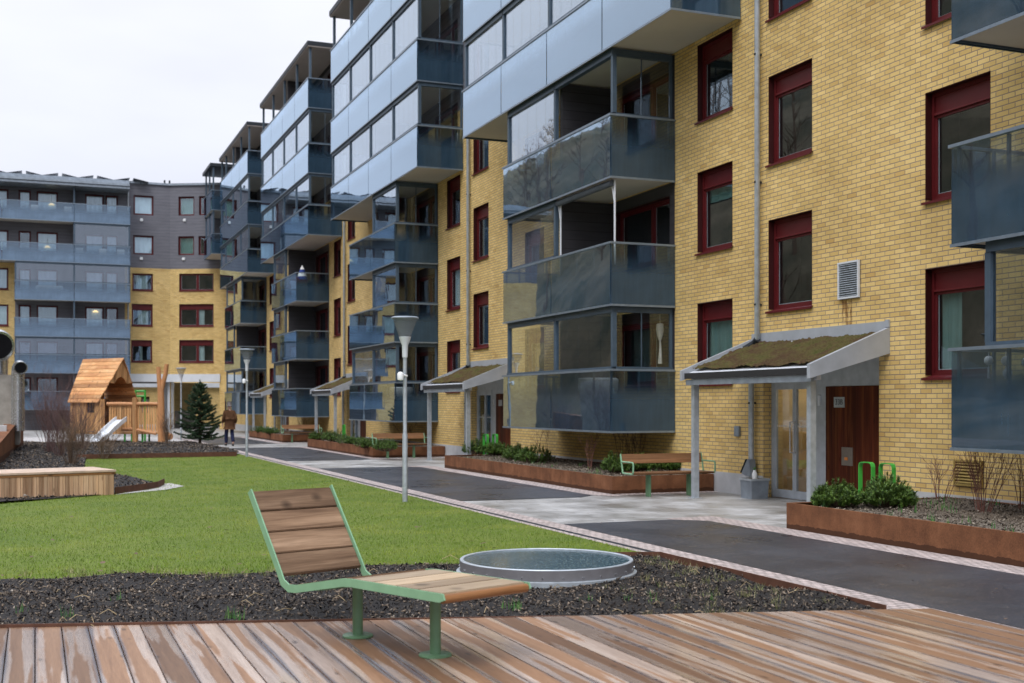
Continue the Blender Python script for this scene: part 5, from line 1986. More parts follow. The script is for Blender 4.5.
for _ in range(60):
    x, y = rnd.uniform(-.3, 6.4), rnd.uniform(8.5, 12.4)
    if not inside(bed_poly, np.array([x]), np.array([y]))[0]: continue
    a_ = rnd.random() * 6.28; l_ = rnd.uniform(.05, .22)
    st.tube([(x, y, .05), (x + math.cos(a_) * l_ * .5, y + math.sin(a_) * l_ * .5, .05 + rnd.uniform(.01, .05)), (x + math.cos(a_) * l_, y + math.sin(a_) * l_, .05)], .003, 3, False)
plain('dry_straw', (.36, .27, .15), .8)
tag(st.build('straw', 'dry_straw', recalc=False), 'dry straw stalks lying in the bark bed behind the deck', 'straw', kind='stuff')


# ------------------------------------------------------------------ benches along the facade
def bench(x0, y, label, wd_=1.66):
    o = thing('park_bench', label, 'bench', (x0 + wd_ / 2, y, 0), 'brown wooden benches at the planters')
    org = (x0 + wd_ / 2, y, 0)
    for i in range(3):
        MB().box(x0, x0 + wd_, y - .22 + i * .148, y - .22 + i * .148 + .138, .425, .462).build('seat_board', 'brown_bench_wood', o, org, bevel=.005)
    m = MB()
    m.hexa([(x0, y + .235, .62), (x0 + wd_, y + .235, .62), (x0 + wd_, y + .27, .615), (x0, y + .27, .615), (x0, y + .275, .80), (x0 + wd_, y + .275, .80), (x0 + wd_, y + .31, .795), (x0, y + .31, .795)])
    m.build('backrest', 'brown_bench_wood', o, org, bevel=.006)
    for x in (x0 + .42, x0 + wd_ - .42):
        MB().box(x - .03, x + .03, y - .06, y + .06, 0, .42).build('leg', 'leg_green', o, org, bevel=.006)
    for x in (x0 - .016, x0 + wd_ + .016):
        m = MB()
        pth = [(x, y + .30, .80), (x, y + .24, .60), (x, y + .20, .44), (x, y - .19, .44), (x, y - .22, .47), (x, y - .23, .62), (x, y - .20, .655), (x, y + .255, .655)]
        for a, b in zip(pth[:-1], pth[1:]):
            m.tube([a, b], .0165, 6)
        m.build('armrest', 'green_paint', o, org, smooth=50)
    return o


bench(10.35, 20.12, 'brown wooden bench with green armrests at the end of the long planter, nearest bench', 1.72)
bench(10.15, 37.45, 'middle brown wooden bench, seen behind the tallest street lamp', 1.72)
bench(10.4, 54.2, 'farthest brown wooden bench beside the last planter', 1.72)


# ------------------------------------------------------------------ green bicycle stands, zinc box, ashtray
def bike_stand(x, y, h, label, grp):
    m = MB()
    w_, t_, b_ = .30, .07, .014
    pth = [(0, 0), (0, h - .06), (.02, h - .015), (.06, h), (w_ - .06, h), (w_ - .02, h - .015), (w_, h - .06), (w_, 0)]
    outl = strip_profile(pth, b_)
    m.prism([(x - t_ / 2, y + q.x - w_ / 2, q.y) for q in outl], (t_, 0, 0))
    return tag(m.build('bicycle_stand', 'bright_green', None, (x, y, 0)), label, 'bicycle stand', grp)


bike_stand(11.78, 15.0, .86, 'bright green hoop stand by the wood panel, nearer to the glass doors', 'green hoop stands by the first entrance')
bike_stand(12.10, 14.92, .84, 'bright green hoop stand by the wood panel, nearer to the brick wall', 'green hoop stands by the first entrance')
for i, u in enumerate((492.5, 498)):
    x, y = gpx(u, 452, 0)
    bike_stand(11.75 + i * .28, 31.55, .9, ('bright green hoop stand outside the second entrance, nearer to the path', 'bright green hoop stand outside the second entrance, nearer to the wall')[i], 'green hoop stands by the second entrance')
bike_stand(11.8, 48.4, .9, 'distant bright green hoop stand at the third entrance', None)
zb = thing('zinc_box', 'square zinc planting box beside the glass entrance doors', 'planter', (12.30, 19.0, 0))
m = MB()
zx, zy = 12.40, 19.02
m.hexa([(zx - .175, zy - .175, 0.001), (zx + .175, zy - .175, 0.001), (zx + .175, zy + .175, 0.001), (zx - .175, zy + .175, 0.001), (zx - .19, zy - .19, .36), (zx + .19, zy - .19, .36), (zx + .19, zy + .19, .36), (zx - .19, zy + .19, .36)])
m.build('box', 'zinc', zb)
m = MB()
for q in ((-.205, .205, -.205, -.185), (-.205, .205, .185, .205), (-.205, -.185, -.185, .185), (.185, .205, -.185, .185)):
    m.box(zx + q[0], zx + q[1], zy + q[2], zy + q[3], .335, .375)
m.build('rim', 'galvanised', zb)
MB().box(zx - .182, zx + .182, zy - .182, zy + .182, .361, .366).build('soil', 'planter_soil', zb)
pt = thing('potted_plant', 'little plant in a bottle standing on the zinc box', 'plant', (zx - .03, zy - .05, .366))
MB().lathe((zx - .03, zy - .05, .366), [(0, 0), (.045, 0), (.05, .09), (.03, .13), (.025, .16)], 12).build('bottle', 'white_plastic', pt, smooth=40)
Vb, Fb = blades(np.full(16, zx - .03), np.full(16, zy - .05), .52, np.random.default_rng(2), .05, .11, .010, .8)
soup('leaves', Vb, Fb, 'bulb_leaves', pt)
at_ = thing('wall_ashtray', 'slanted grey metal ashtray on the downpipe beside the entrance', 'ashtray', (12.5, 19.62, .5))
ASH = Vector((0, -.19, -.09))
m = MB().prism([(12.50, 19.310, 0.390), (12.50, 19.490, 0.390), (12.50, 19.630, 0.430), (12.50, 19.430, 0.710), (12.50, 19.360, 0.710)], (.14, 0, 0))
m.build('body', 'zinc', at_, (12.5, 19.430, 0.410), bevel=.006)
MB().prism([(12.49, 19.638, 0.440), (12.49, 19.450, 0.700), (12.49, 19.465, 0.710), (12.49, 19.655, 0.450)], (.16, 0, 0)).build('lid', 'dark_metal', at_, (12.5, 19.430, 0.410))


# ------------------------------------------------------------------ things on the balconies
def hang(x, y, z, label):
    o = thing('macrame_hanger', label, 'plant hanger', (x, y, z))
    m = MB()
    m.lathe((x, y, z), [(.0, -.02), (.075, -.04), (.085, -.17), (.06, -.30), (.02, -.42)], 10)
    m.tube([(x, y, z - .40), (x + .01, y, z - .62), (x, y, z - .90)], [.018, .03, .05], 8)
    m.tube([(x, y, z - .02), (x, y, z + .16)], .006, 4)
    m.build('knotted_cord', 'macrame', o, (x, y, z), recalc=True)
    for q in range(4):
        pass
    return o


xh, zh = 0, 0
FN = frame((0, A_NEAR + .45, 0), (1, 0, 0), (0, -1, 0))
ah_, zh_ = hit(660, 322, FN)
hang(ah_, A_NEAR + .45, zh_, 'cream macrame hanger behind the glass of the lowest near balcony')
def bbq(x, y, z, label):
    o = thing('covered_table', label, 'table', (x, y, z))
    m = MB().lathe((x, y, z), [(0, .98), (.42, .97), (.47, .93), (.45, .70), (.40, .55)], 20)
    m.build('cover', 'cloth_white', o, (x, y, z), smooth=40)
    m = MB()
    for a in (.6, 2.2, 3.8, 5.4):
        m.tube([(x + .3 * math.cos(a), y + .3 * math.sin(a), z), (x + .25 * math.cos(a), y + .25 * math.sin(a), z + .9)], .02, 6)
    m.build('legs', 'dark_metal', o, (x, y, z))
FB_ = frame((11.85, 0, 0), (0, 1, 0), (-1, 0, 0))
ab_, _ = hit(598, 360, FB_)
bbq(11.85, ab_, ZL[0] + .2, 'round table under a white cover on the lowest near balcony')
bbq(11.9, A_NEAR + P + 1.9, ZL[0] + .2, 'round table under a white cover on the lowest balcony of the second house')
lt = thing('garden_lantern', 'white lantern standing behind the lowest near balustrade', 'lantern', (11.45, 22.95, ZL[0] + .2))
lx, ly, lz = 11.45, 22.95, ZL[0] + .2
MB().lathe((lx, ly, lz), [(0, .0), (.13, 0), (.13, .05), (.10, .06), (.10, .08)], 6).build('base', 'white_plastic', lt)
MB().lathe((lx, ly, lz), [(.10, .08), (.13, .46), (.11, .46), (.085, .08)], 6).build('glass_case', 'lamp_acrylic', lt)
MB().lathe((lx, ly, lz), [(.16, .46), (.11, .54), (.04, .64), (.03, .70), (0, .72)], 6).build('roof', 'white_plastic', lt)
# flower pot and ball garland on the near balcony at the right edge
fx, fy, fz = 11.55, 11.35, 1.76
fp = thing('flower_pot', 'white pot of violet flowers on the near balcony', 'flower pot', (fx, fy, fz))
MB().lathe((fx, fy, fz), [(0, 0), (.085, 0), (.12, .17), (.125, .18), (.11, .18), (.1, .15)], 16).build('pot', 'white_plastic', fp, smooth=40)
rg = np.random.default_rng(8)
X_ = fx + rg.normal(0, .07, 160); Y_ = fy + rg.normal(0, .07, 160)
Vb, Fb = blades(X_, Y_, fz + .15, rg, .05, .16, .018, .8)
soup('leaves', Vb, Fb, 'spruce_needles', fp)
m = MB()
for _ in range(26):
    a = rg.uniform(0, 6.28); r_ = rg.uniform(0, .17)
    c = (fx + r_ * math.cos(a), fy + r_ * math.sin(a), fz + .27 + rg.uniform(-.05, .06))
    m.lathe(c, [(0, .02), (.022, .01), (.028, -.005), (0, -.02)], 6)
m.build('flowers', 'flower_violet', fp)
sh_ = thing('balcony_table', 'small grey table under the violet flower pot on the near balcony', 'table', (fx, fy, 1.37))
MB().box(fx - .22, fx + .22, fy - .38, fy + .38, 1.735, 1.76).build('table_top', 'frame_paint', sh_)
for sx in (-.2, .2):
    for sy in (-.35, .35):
        MB().tube([(fx + sx, fy + sy, 1.37), (fx + sx, fy + sy, 1.736)], .014, 6).build('leg', 'frame_paint', sh_)
plain('ball_grey', (.62, .62, .63), .7)
gl_ = thing('ball_garland', 'garland of pale balls with tassels hanging under the near balcony rail', 'garland', (11.4, 11.4, 2.4))
for i, (y, z) in enumerate(((12.1, 2.31), (11.86, 2.30), (11.78, 2.14), (11.52, 2.27), (11.2, 2.28), (11.25, 2.07), (10.9, 2.18), (10.95, 2.33))):
    m = MB()
    x = 11.42 + .05 * (i % 2)
    m.lathe((x, y, z), [(0, .062), (.035, .052), (.058, .02), (.058, -.02), (.035, -.052), (0, -.062)], 12)
    m.tube([(x, y, z + .06), (x, y, 2.42)], .003, 3)
    m.tube([(x, y, z - .06), (x, y, z - .12), (x, y, z - .23)], [.004, .012, .020], 6)
    m.build('ball', 'ball_grey', gl_, (x, y, z), smooth=50)
# parasol/flag on the third house's upper stack balcony
d = 2 * P
px_, py_ = 11.55, A_NEAR + d + .55
fl = thing('folded_parasol', 'blue and white striped parasol leaning on a red cloth on a far open balcony', 'parasol', (px_, py_, ZL[2] + .2))
MB().tube([(px_, py_, ZL[2] + .2), (px_, py_, ZL[2] + 1.7)], .02, 6).build('pole', 'white_metal', fl)
m = MB()
prof_ = [(0.24, 1.02), (.21, 1.18), (.17, 1.34), (.11, 1.50), (.02, 1.68)]
for i in range(4):
    (r0, z0), (r1, z1) = prof_[i], prof_[i + 1]
    mm = MB(); m.lathe((px_, py_, ZL[2]), [(r0, z0), (r1, z1)], 10, mi=i % 2)
m.build('canopy_cloth', ['cloth_blue', 'cloth_white'], fl)
m = MB().box(px_ - .3, px_ + .25, py_ - .1, py_ + .9, ZL[2] + .8, ZL[2] + 1.18)
tag(m.build('red_cushion', 'cloth_red', None, (px_, py_, ZL[2] + .8), bevel=.08), 'red cushions piled behind the balustrade below the striped parasol', 'cushion')
MB()
sx_, sy_ = 11.5, A_NEAR + P + .35
m = MB().lathe((sx_, sy_, ZL[2] + .2), [(0, 0), (.15, .0), (.17, .5), (.14, 1.0), (.16, 1.22), (0, 1.24)], 12)
tag(m.build('paper_sack', 'paper_brown', None, (sx_, sy_, ZL[2] + .2), smooth=40), 'brown paper sack standing on the glazed balcony of the second house', 'sack')
# rolled awning with its two arms on the open balcony of the first house
aw = thing('awning', 'rolled grey awning with two white posts on the open middle balcony', 'awning', (11.3, A_MID - 1, ZL[2] - .1))
MB().tube([(11.28, A_NEAR + .15, ZL[2] - .10), (11.28, A_MID - .12, ZL[2] - .10)], .07, 10).build('cloth_roll', 'awning_grey', aw)
for y in (A_NEAR + .12, A_MID - .2):
    m = MB(); m.tube([(11.32, y, ZL[1] + .85), (11.32, y, ZL[2] - .05)], .022, 6); m.tube([(11.32, y, ZL[2] - .55), (11.32, y + (.14 if y < A_MID - 1 else .14), ZL[2] - .08)], .015, 6)
    m.build('arm', 'white_metal', aw)

# ------------------------------------------------------------------ left side: box bench, retaining wall, shaft with ducts
bx = thing('wooden_box_seat', 'large pale wooden box seat at the left edge of the lawn', 'seat', (0, 24, 0))
A_, B_ = Vector((-5.2, 22.5)), Vector((1.42, 24.28))
u_ = (B_ - A_).normalized(); n_ = Vector((u_.y, -u_.x))
FBX = frame((A_.x, A_.y, 0), (*u_, 0), (*n_, 0))
Lb = (B_ - A_).length
m = MB()
q = 0
while q < Lb - .02:
    m.box(q + .003, min(q + .092, Lb), -.022, 0, -.02, .44, FBX); q += .095
q = 0
while q < 1.45:
    m.box(Lb - .022, Lb, -q - .092 - .022, -q - .025, -.02, .44, FBX); q += .095
m.build('side_boards', 'box_wood', bx)
MB().box(0.02, Lb - .03, -1.4, -.03, -.02, .43, FBX).build('inner_frame', 'dark_void', bx)
plain('pale_top_wood', (.50, .37, .28), .5, 0, .4, .18, 5)
m = MB()
for i in range(10):
    m.box(-.02, Lb + .03, -.14 * i - .12, -.14 * i + .015, .445, .485, FBX)
m.build('top_boards', 'pale_top_wood', bx, bevel=.004)
MB().box(-.02, Lb + .02, .001, .006, .40, .442, FBX).build('top_trim', 'seat_edge_wood', bx)

rw = thing('retaining_wall', 'rusty steel retaining wall rising along the left picture edge', 'wall', (-.8, 33, 0))
m = MB()
prs = [(-1.12, 30.0, .45), (-.97, 36, .60), (-.86, 40, .74), (-.66, 46, 1.02), (-.43, 52, 1.33)]
for (xa, ya, za), (xb, yb, zb_) in zip(prs[:-1], prs[1:]):
    m.hexa([(xa - .02, ya, -.1), (xa, ya, -.1), (xb, yb, -.1), (xb - .02, yb, -.1), (xa - .02, ya, za), (xa, ya, za), (xb, yb, zb_), (xb - .02, yb, zb_)])
    m.hexa([(xa - .36, ya, za + .001), (xa + .03, ya, za + .001), (xb + .03, yb, zb_ + .001), (xb - .36, yb, zb_ + .001), (xa - .36, ya, za + .02), (xa + .03, ya, za + .02), (xb + .03, yb, zb_ + .02), (xb - .36, yb, zb_ + .02)])
m.build('steel_plates', 'corten_steel', rw, (-.8, 33, .15))
struct(MB().poly([(-1.2, 30, .40), (-.95, 40, .66), (-.52, 52, 1.25), (-9, 52, 1.25), (-9, 40, .66), (-9, 30, .40)]).build('raised_bed', 'planter_soil'))
pts = [(rnd.uniform(-3, -1.2), rnd.uniform(33, 40), .55) for _ in range(60)]
tufts('weeds', pts, .05, .16, .01, 14, 'bulb_leaves', 'low green weeds on the raised bed behind the rusty retaining wall', .9, 9)

sf = thing('concrete_shaft', 'weathered concrete shaft block carrying the round steel air ducts', 'shaft', (-1.6, 41, 0))
m = MB().box(-6, -.50, 46, 49, .3, 2.78)
m.build('shaft_block', 'concrete', sf, bevel=.03)
MB().box(-6, -.86, 42.2, 42.9, .5, 1.05).build('shaft_curb', 'plinth_concrete', sf)


def duct(cx, cy, z0, zc, r, label, seg=28):
    """upright pipe that bends over; its mouth points towards the viewer and a little down"""
    o = thing('air_duct', label, 'air duct', (cx, cy, z0))
    bend = r * 1.15
    pth = [Vector((cx, cy, z0)), Vector((cx, cy, zc - bend))]
    for i in range(1, 11):
        a = R(112) * i / 10
        pth.append(Vector((cx + (1 - math.cos(a)) * bend * .22, cy - (1 - math.cos(a)) * bend, zc - bend + math.sin(a) * bend)))
    dirn = (pth[-1] - pth[-2]).normalized()
    pth.append(pth[-1] + dirn * r * .45)
    e_ = pth[-1]
    MB().tube(pth, r, seg, True).build('pipe', 'steel_bright', o, (cx, cy, z0), smooth=50)
    MB().tube([e_ - dirn * .05, e_ + dirn * .03], r * 1.04, seg, False).build('collar', 'steel_bright', o, (cx, cy, z0), smooth=50)
    MB().tube([e_ + dirn * .002, e_ + dirn * .006], r * .86, seg, True).build('duct_opening', 'dark_void', o, (cx, cy, z0))
    return o


plain('duct_pad', (.4, .4, .4), .5)
duct(-1.42, 46.6, 2.7, 3.88, .53, 'largest round steel air duct opening at the left picture edge')
duct(-.56, 45.7, .8, 3.06, .22, 'small steel air duct elbow beside the concrete shaft')
GP = 'leafless dark shrubs in the bed left of the playhouse'
for i, (x, y, h, sp, n_, lb_, mt) in enumerate((
        (.95, 37.0, 1.35, .75, 30, 'lowest and densest leafless shrub at the lawn end of the left bed', 'twig_brown'),
        (.75, 41.5, 2.3, .55, 26, 'purple-brown leafless shrub in the middle of the left bed', 'twig_purple'),
        (.45, 44.5, 3.0, .40, 20, 'tallest leafless shrub beside the concrete shaft', 'twig_purple'),
        (1.6, 46.5, 2.0, .55, 22, 'purple leafless shrub close to the wall of the playhouse', 'twig_purple'),
        (2.0, 40.0, 1.0, .7, 18, 'low leafless shrub in front of the white slide', 'twig_brown'),
        (5.2, 52.6, 1.4, .45, 14, 'small leafless shrub at the foot of the forked log post', 'twig_brown'))):
    bare_shrub(x, y, .06, h, sp, int(n_ * 1.7), mt, lb_, GP, 80 + i, .0085, 3)

# ------------------------------------------------------------------ playground
PO = Vector((2.85, 58.1, 0)); GX = Vector((.832, .551, 0)); GY = Vector((-.552, .833, 0))


def pl(x, y, z):
    return PO + GX * x + GY * y + Vector((0, 0, z))


FP = frame(PO, GX, GY)      # a along the gable, b towards the back
ph = thing('playhouse', 'wooden playhouse with steep plank roof, window and fenced platform, on the gravel', 'playhouse', tuple(pl(.95, 1.2, 0)))
EZ, RZ = 1.86, 3.86


def roof_plane(side):
    m = MB()
    n_ = 12
    xe = -.18 if side < 0 else 2.08
    for i in range(n_):
        def pos(s, e_):
            x = xe + (.95 - xe) * s
            z = EZ - .08 + (RZ - EZ + .08) * s
            y = (.05 - .40 * s) if not e_ else (2.35 + .38 * s)
            return pl(x, y, z)
        s0, s1 = i / n_, (i + 1) / n_ + .012
        lift = Vector((0, 0, .035)); up = Vector((0, 0, .03))
        a, b, c, d = pos(s0, 0) + lift, pos(s0, 1) + lift, pos(min(s1, 1), 1), pos(min(s1, 1), 0)
        j = rnd.uniform(-.02, .02)
        a = a + GY * j; d = d + GY * j
        m.hexa([a, b, c, d, a + up, b + up, c + up, d + up])
    o = m.build('roof', 'play_roof_wood', ph)
    # one tone per plank: the v coordinate counts planks
    uv = o.data.uv_layers[0].data
    for p in o.data.polygons:
        k = p.index // 6
        for li in p.loop_indices:
            co = o.matrix_basis @ o.data.vertices[o.data.loops[li].vertex_index].co + Vector(ph.location)
            uv[li].uv = ((co - PO).dot(GY) + k * 5.3 + (20 if side > 0 else 0), (k + .5) * .16 + ((co.z * 7) % 1 - .5) * .1)
    return o


roof_plane(-1); roof_plane(1)
m = MB()
q = .0
while q < 2.25:        # plank wall under the near eave, window cut in
    z1 = EZ + .06
    if .55 < q < 1.0:
        m.box(-.02, .02, q, q + .135, .5, 1.38, FP); m.box(-.02, .02, q, q + .135, 1.80, z1, FP)
    else:
        m.box(-.02, .02, q, q + .135, .42 + rnd.uniform(-.03, .05), z1, FP)
    q += .142
m.build('plank_wall', 'play_wood', ph)
m = MB()
q = .05
while q < 1.85:
    m.box(q, q + .135, 2.2, 2.24, .45, EZ + (1 - abs(q + .07 - .95) / .95) * 1.9, FP)
    q += .142
q = .1
while q < 2.2:
    m.box(1.86, 1.9, q, q + .135, .45, EZ + .05, FP); q += .142
m.build('back_wall', 'play_wood', ph)
wn = MB()
wn.box(-.03, .03, .54, .58, 1.36, 1.84, FP); wn.box(-.03, .03, .98, 1.02, 1.36, 1.84, FP)
wn.box(-.03, .03, .58, .98, 1.36, 1.40, FP); wn.box(-.03, .03, .58, .98, 1.80, 1.84, FP)
wn.box(-.012, .012, .77, .79, 1.4, 1.8, FP); wn.box(-.012, .012, .58, .98, 1.59, 1.61, FP)
wo = wn.build('window', 'dark_metal', ph)
MB().box(.02, .03, .58, .98, 1.4, 1.8, FP).build('pane', 'window_glass', wo, tuple(ph.location))
m = MB()
m.prism([pl(.30, -.12, 2.75), pl(.95, -.22, 3.72), pl(1.6, -.12, 2.75), pl(1.3, -.12, 2.70), pl(1.12, -.12, 2.95), pl(.95, -.12, 3.02), pl(.78, -.12, 2.95), pl(.6, -.12, 2.70)], GY * .05)
m.build('gable_board', 'play_wood', ph)
for x, y in ((.02, .02), (1.88, .02), (.02, 2.2), (1.88, 2.2)):
    MB().box(x - .09, x + .09, y - .09, y + .09, 0, EZ + .12, FP).build('corner_post', 'play_wood', ph)
MB().box(-.02, 1.95, -.05, 2.25, .36, .44, FP).build('floor', 'play_wood', ph)
# fenced platform to the right, roughly square to the view
RX = Vector((C_, -S_, 0)); RY = Vector((S_, C_, 0))


def cam_pt(u, d, z=0):
    r = (u - 512) / 1200 * d
    return Vector((d * S_ + r * C_, d * C_ - r * S_, z))


P0, P1 = cam_pt(107, 54.6), cam_pt(158.5, 54.6)
FPL = frame(P0, P1 - P0, RY)
LP = (P1 - P0).length
m = MB()
for a0, a1 in ((0, 1.22), (1.30, LP)):
    m.tube([fpt(FPL, a0, 0, 1.73 + .02), fpt(FPL, (a0 + a1) / 2, 0, 1.76), fpt(FPL, a1, 0, 1.74)], .085, 10)
m.build('top_log', 'log_wood', ph, smooth=50)
m = MB()
q = .08
while q < LP - .1:
    if not 1.1 < q < 1.34:
        m.box(q, q + .085, .03, .06, .50, 1.68 + (.25 if q < .5 else 0) * rnd.random(), FPL)
    q += .118
m.build('picket_fence', 'play_wood', ph)
m = MB(); m.box(1.18, 1.36, -.12, .06, 0, 2.05, FPL); m.build('square_post', 'play_wood', ph, bevel=.02)
m = MB(); m.tube([fpt(FPL, .7, -.02, .60), fpt(FPL, 1.2, -.02, .62)], .07, 8); m.tube([fpt(FPL, 1.36, -.02, .58), fpt(FPL, LP - .1, -.02, .40)], .07, 8); m.build('lower_log', 'log_wood', ph)
MB().box(0, LP, .05, 1.6, .38, .46, FPL).build('platform', 'play_wood', ph)
m = MB()
for a_, b_ in ((.78, .1), (.95, .9), (1.10, .1), (1.52, .3), (1.62, 1.0)):
    m.tube([fpt(FPL, a_, b_, 0), fpt(FPL, a_, b_, .38)], .045, 8)
m.build('green_feet', 'bright_green', ph)
# green climbing frame behind
cf = thing('climbing_frame', 'green tube climbing frame behind the platform fence', 'climbing frame', tuple(cam_pt(139, 57)))
for u in (135.5, 145):
    m = MB(); b = cam_pt(u, 57); m.tube([b, b + Vector((0, 0, 2.42))], .05, 8); m.build('upright', 'bright_green', cf)
for z in (2.36, 2.12):
    m = MB(); m.tube([cam_pt(135, 57, z), cam_pt(145.5, 57, z)], .045, 8); m.build('rung', 'bright_green', cf)
# slide
sl_t, sl_b = cam_pt(121.5, 54.3, 1.02), cam_pt(95.5, 52.6, .10)
so = thing('slide', 'white metal slide coming down from the wooden platform', 'slide', tuple(sl_b * Vector((1, 1, 0))) if False else (sl_b.x, sl_b.y, 0))
dv = (sl_t - sl_b); hv = Vector((dv.x, dv.y, 0)).normalized(); wv = Vector((-hv.y, hv.x, 0)) * .26
path = []
for i in range(11):
    s = i / 10
    p = sl_b.lerp(sl_t, s); p.z = .10 + (1.02 - .10) * (s ** 1.35 if s < .5 else s - .5 + .5 ** 1.35 - (s - .5) * (.5 ** 1.35 - 0.5) * -0 + 0) if False else .10 + .92 * (3 * s * s - 2 * s ** 3 if s < .35 or s > .8 else s)
    path.append(p)
# smooth heights
zs = [p.z for p in path]
for _ in range(2):
    zs = [zs[0]] + [(zs[i - 1] + 2 * zs[i] + zs[i + 1]) / 4 for i in range(1, 10)] + [zs[10]]
for p, z in zip(path, zs): p.z = z
m = MB()
for a, b in zip(path[:-1], path[1:]):
    m.hexa([a - wv, b - wv, b + wv, a + wv, a - wv + Vector((0, 0, .02)), b - wv + Vector((0, 0, .02)), b + wv + Vector((0, 0, .02)), a + wv + Vector((0, 0, .02))])
m.build('chute', 'white_metal', so)
for s_ in (-1, 1):
    m = MB()
    for a, b in zip(path[:-1], path[1:]):
        o0, o1 = wv * s_ * 1.0, wv * s_ * 1.09
        q = [a + o0, b + o0, b + o1, a + o1]
        m.hexa([p + Vector((0, 0, -.05)) for p in q] + [p + Vector((0, 0, .17)) for p in q])
    m.build('side_rail', 'white_plastic', so)
# forked post and lying log
yp = thing('forked_post', 'tall forked log post at the right end of the playhouse fence', 'post', tuple(cam_pt(162, 54.0)))
m = MB()
b0 = cam_pt(161.8, 54.0, -.05)
m.tube([b0, cam_pt(161.2, 54, 1.2), cam_pt(160.8, 54, 2.3), cam_pt(159, 54, 2.9), cam_pt(158.3, 54, 3.42)], [.17, .16, .145, .10, .095], 12)
m.build('trunk', 'log_wood', yp, smooth=60)
m = MB(); m.tube([cam_pt(161, 54, 2.25), cam_pt(163.5, 54, 2.75), cam_pt(165.6, 54, 3.1), cam_pt(166.8, 54, 3.55)], [.11, .105, .10, .095], 12)
m.build('branch', 'log_wood', yp, smooth=60)
MB().tube([cam_pt(158.5, 54, 3.2), cam_pt(166, 54, 3.25)], .02, 6).build('cross_rod', 'log_wood', yp)
m = MB().tube([cam_pt(161.5, 56.5, .22), cam_pt(167, 56.3, .24), cam_pt(171, 56.2, .22)], [.17, .19, .15], 12)
tag(m.build('log_seat', 'log_wood', None, tuple(cam_pt(166, 56.3, .2)), smooth=50), 'short orange log lying on the gravel beside the forked post', 'log')

# ------------------------------------------------------------------ spruce
sx_, sy_, sz_ = 6.55, 52.6, .05
spr = thing('spruce_tree', 'small dark green spruce tree beside the path, left of the walking man', 'tree', (sx_, sy_, sz_))
rg = np.random.default_rng(11)
TH = 2.78
MB().tube([(sx_, sy_, -.05), (sx_ + .02, sy_, 1.2), (sx_, sy_, TH - .15)], [.065, .045, .012], 8, False).build('trunk', 'bark', spr)
V, br = [], MB()
z = .36
while z < TH - .12:
    f_ = (z - .3) / (TH - .3)
    Lm = 1.06 * (1 - f_) ** .82 + .07
    nbr = rg.integers(6, 9)
    a0 = rg.uniform(0, 6.28)
    for i in range(nbr):
        a = a0 + 2 * math.pi * i / nbr + rg.normal(0, .15)
        L_ = Lm * rg.uniform(.68, 1.12)
        dirh = np.array([math.cos(a), math.sin(a), 0])
        rise = .10 + .5 * f_
        npt = max(3, int(L_ / .045))
        b0 = np.array([sx_, sy_, z + rg.normal(0, .03)])
        pts_ = []
        for k in range(npt + 1):
            s = k / npt
            pts_.append(b0 + dirh * L_ * s + np.array([0, 0, L_ * (rise * s - .30 * s * (1 - s) * 1.6 - .06 * s * s)]))
        br.tube([tuple(p) for p in (pts_[0], pts_[len(pts_) // 2], pts_[-1])], [.014, .009, .003], 3, False)
        for k in range(1, npt + 1):
            s = k / npt
            if s < .12: continue
            p = pts_[k]
            fw = dirh * .8 + np.array([0, 0, .25])
            side = np.array([-math.sin(a), math.cos(a), 0])
            wlen = .30 * (1 - s) * min(1, L_) + .05
            for sg in (-1, 1, 0):
                tl = wlen if sg else .05
                td = fw * .75 + side * sg * .9
                td /= np.linalg.norm(td)
                nn = 15 if sg else 8
                t_ = rg.uniform(0, 1, nn)[:, None]
                base = p + td * tl * t_ + np.array([0, 0, -.05]) * t_
                dv_ = rg.normal(size=(nn, 3)) * np.array([1, 1, .8]) + td * .9
                dv_ /= np.linalg.norm(dv_, axis=1)[:, None]
                tip = base + dv_ * rg.uniform(.035, .07, nn)[:, None]
                sdv = np.cross(dv_, rg.normal(size=(nn, 3))); sdv /= np.linalg.norm(sdv, axis=1)[:, None]
                V.append(np.stack([base - sdv * .012, base + sdv * .012, tip], 1).reshape(-1, 3))
    z += rg.uniform(.10, .15)
for _ in range(90):
    b = np.array([sx_, sy_, TH - rg.uniform(0, .35)]); d = rg.normal(size=3) + np.array([0, 0, 1.2]); d /= np.linalg.norm(d)
    s_ = np.cross(d, rg.normal(size=3)); s_ /= np.linalg.norm(s_)
    V.append(np.stack([b - s_ * .010, b + s_ * .010, b + d * .08]))
V = np.concatenate(V)
soup('crown', V, np.arange(len(V)).reshape(-1, 3), 'spruce_needles', spr, (sx_, sy_, sz_))
br.build('branches', 'bark', spr, (sx_, sy_, sz_), recalc=False)


# ------------------------------------------------------------------ the walking man
def skin_body(name, joints, bones, mat, parent, root, sub=2):
    names = list(joints)
    me = bpy.data.meshes.new(name)
    me.from_pydata([joints[n_][0] for n_ in names], [(names.index(a), names.index(b)) for a, b in bones], [])
    o = bpy.data.objects.new(name, me)
    COL.objects.link(o)
    o.modifiers.new('skin', 'SKIN')
    if not me.skin_vertices:
        bpy.context.view_layer.objects.active = o
        bpy.ops.mesh.customdata_skin_add()
    for i, n_ in enumerate(names):
        sv = me.skin_vertices[0].data[i]
        r_ = joints[n_][1]
        sv.radius = r_ if isinstance(r_, tuple) else (r_, r_)
        sv.use_root = (n_ == root)
    s_ = o.modifiers.new('sub', 'SUBSURF'); s_.levels = sub; s_.render_levels = sub
    o.modifiers['skin'].use_smooth_shade = True
    me.materials.append(M(mat))
    o.parent = parent
    return o


mx_, my_ = 7.50, 50.6
man = thing('person', 'man seen from behind walking away in brown coat and dark blue trousers', 'person', (mx_, my_, 0.01))
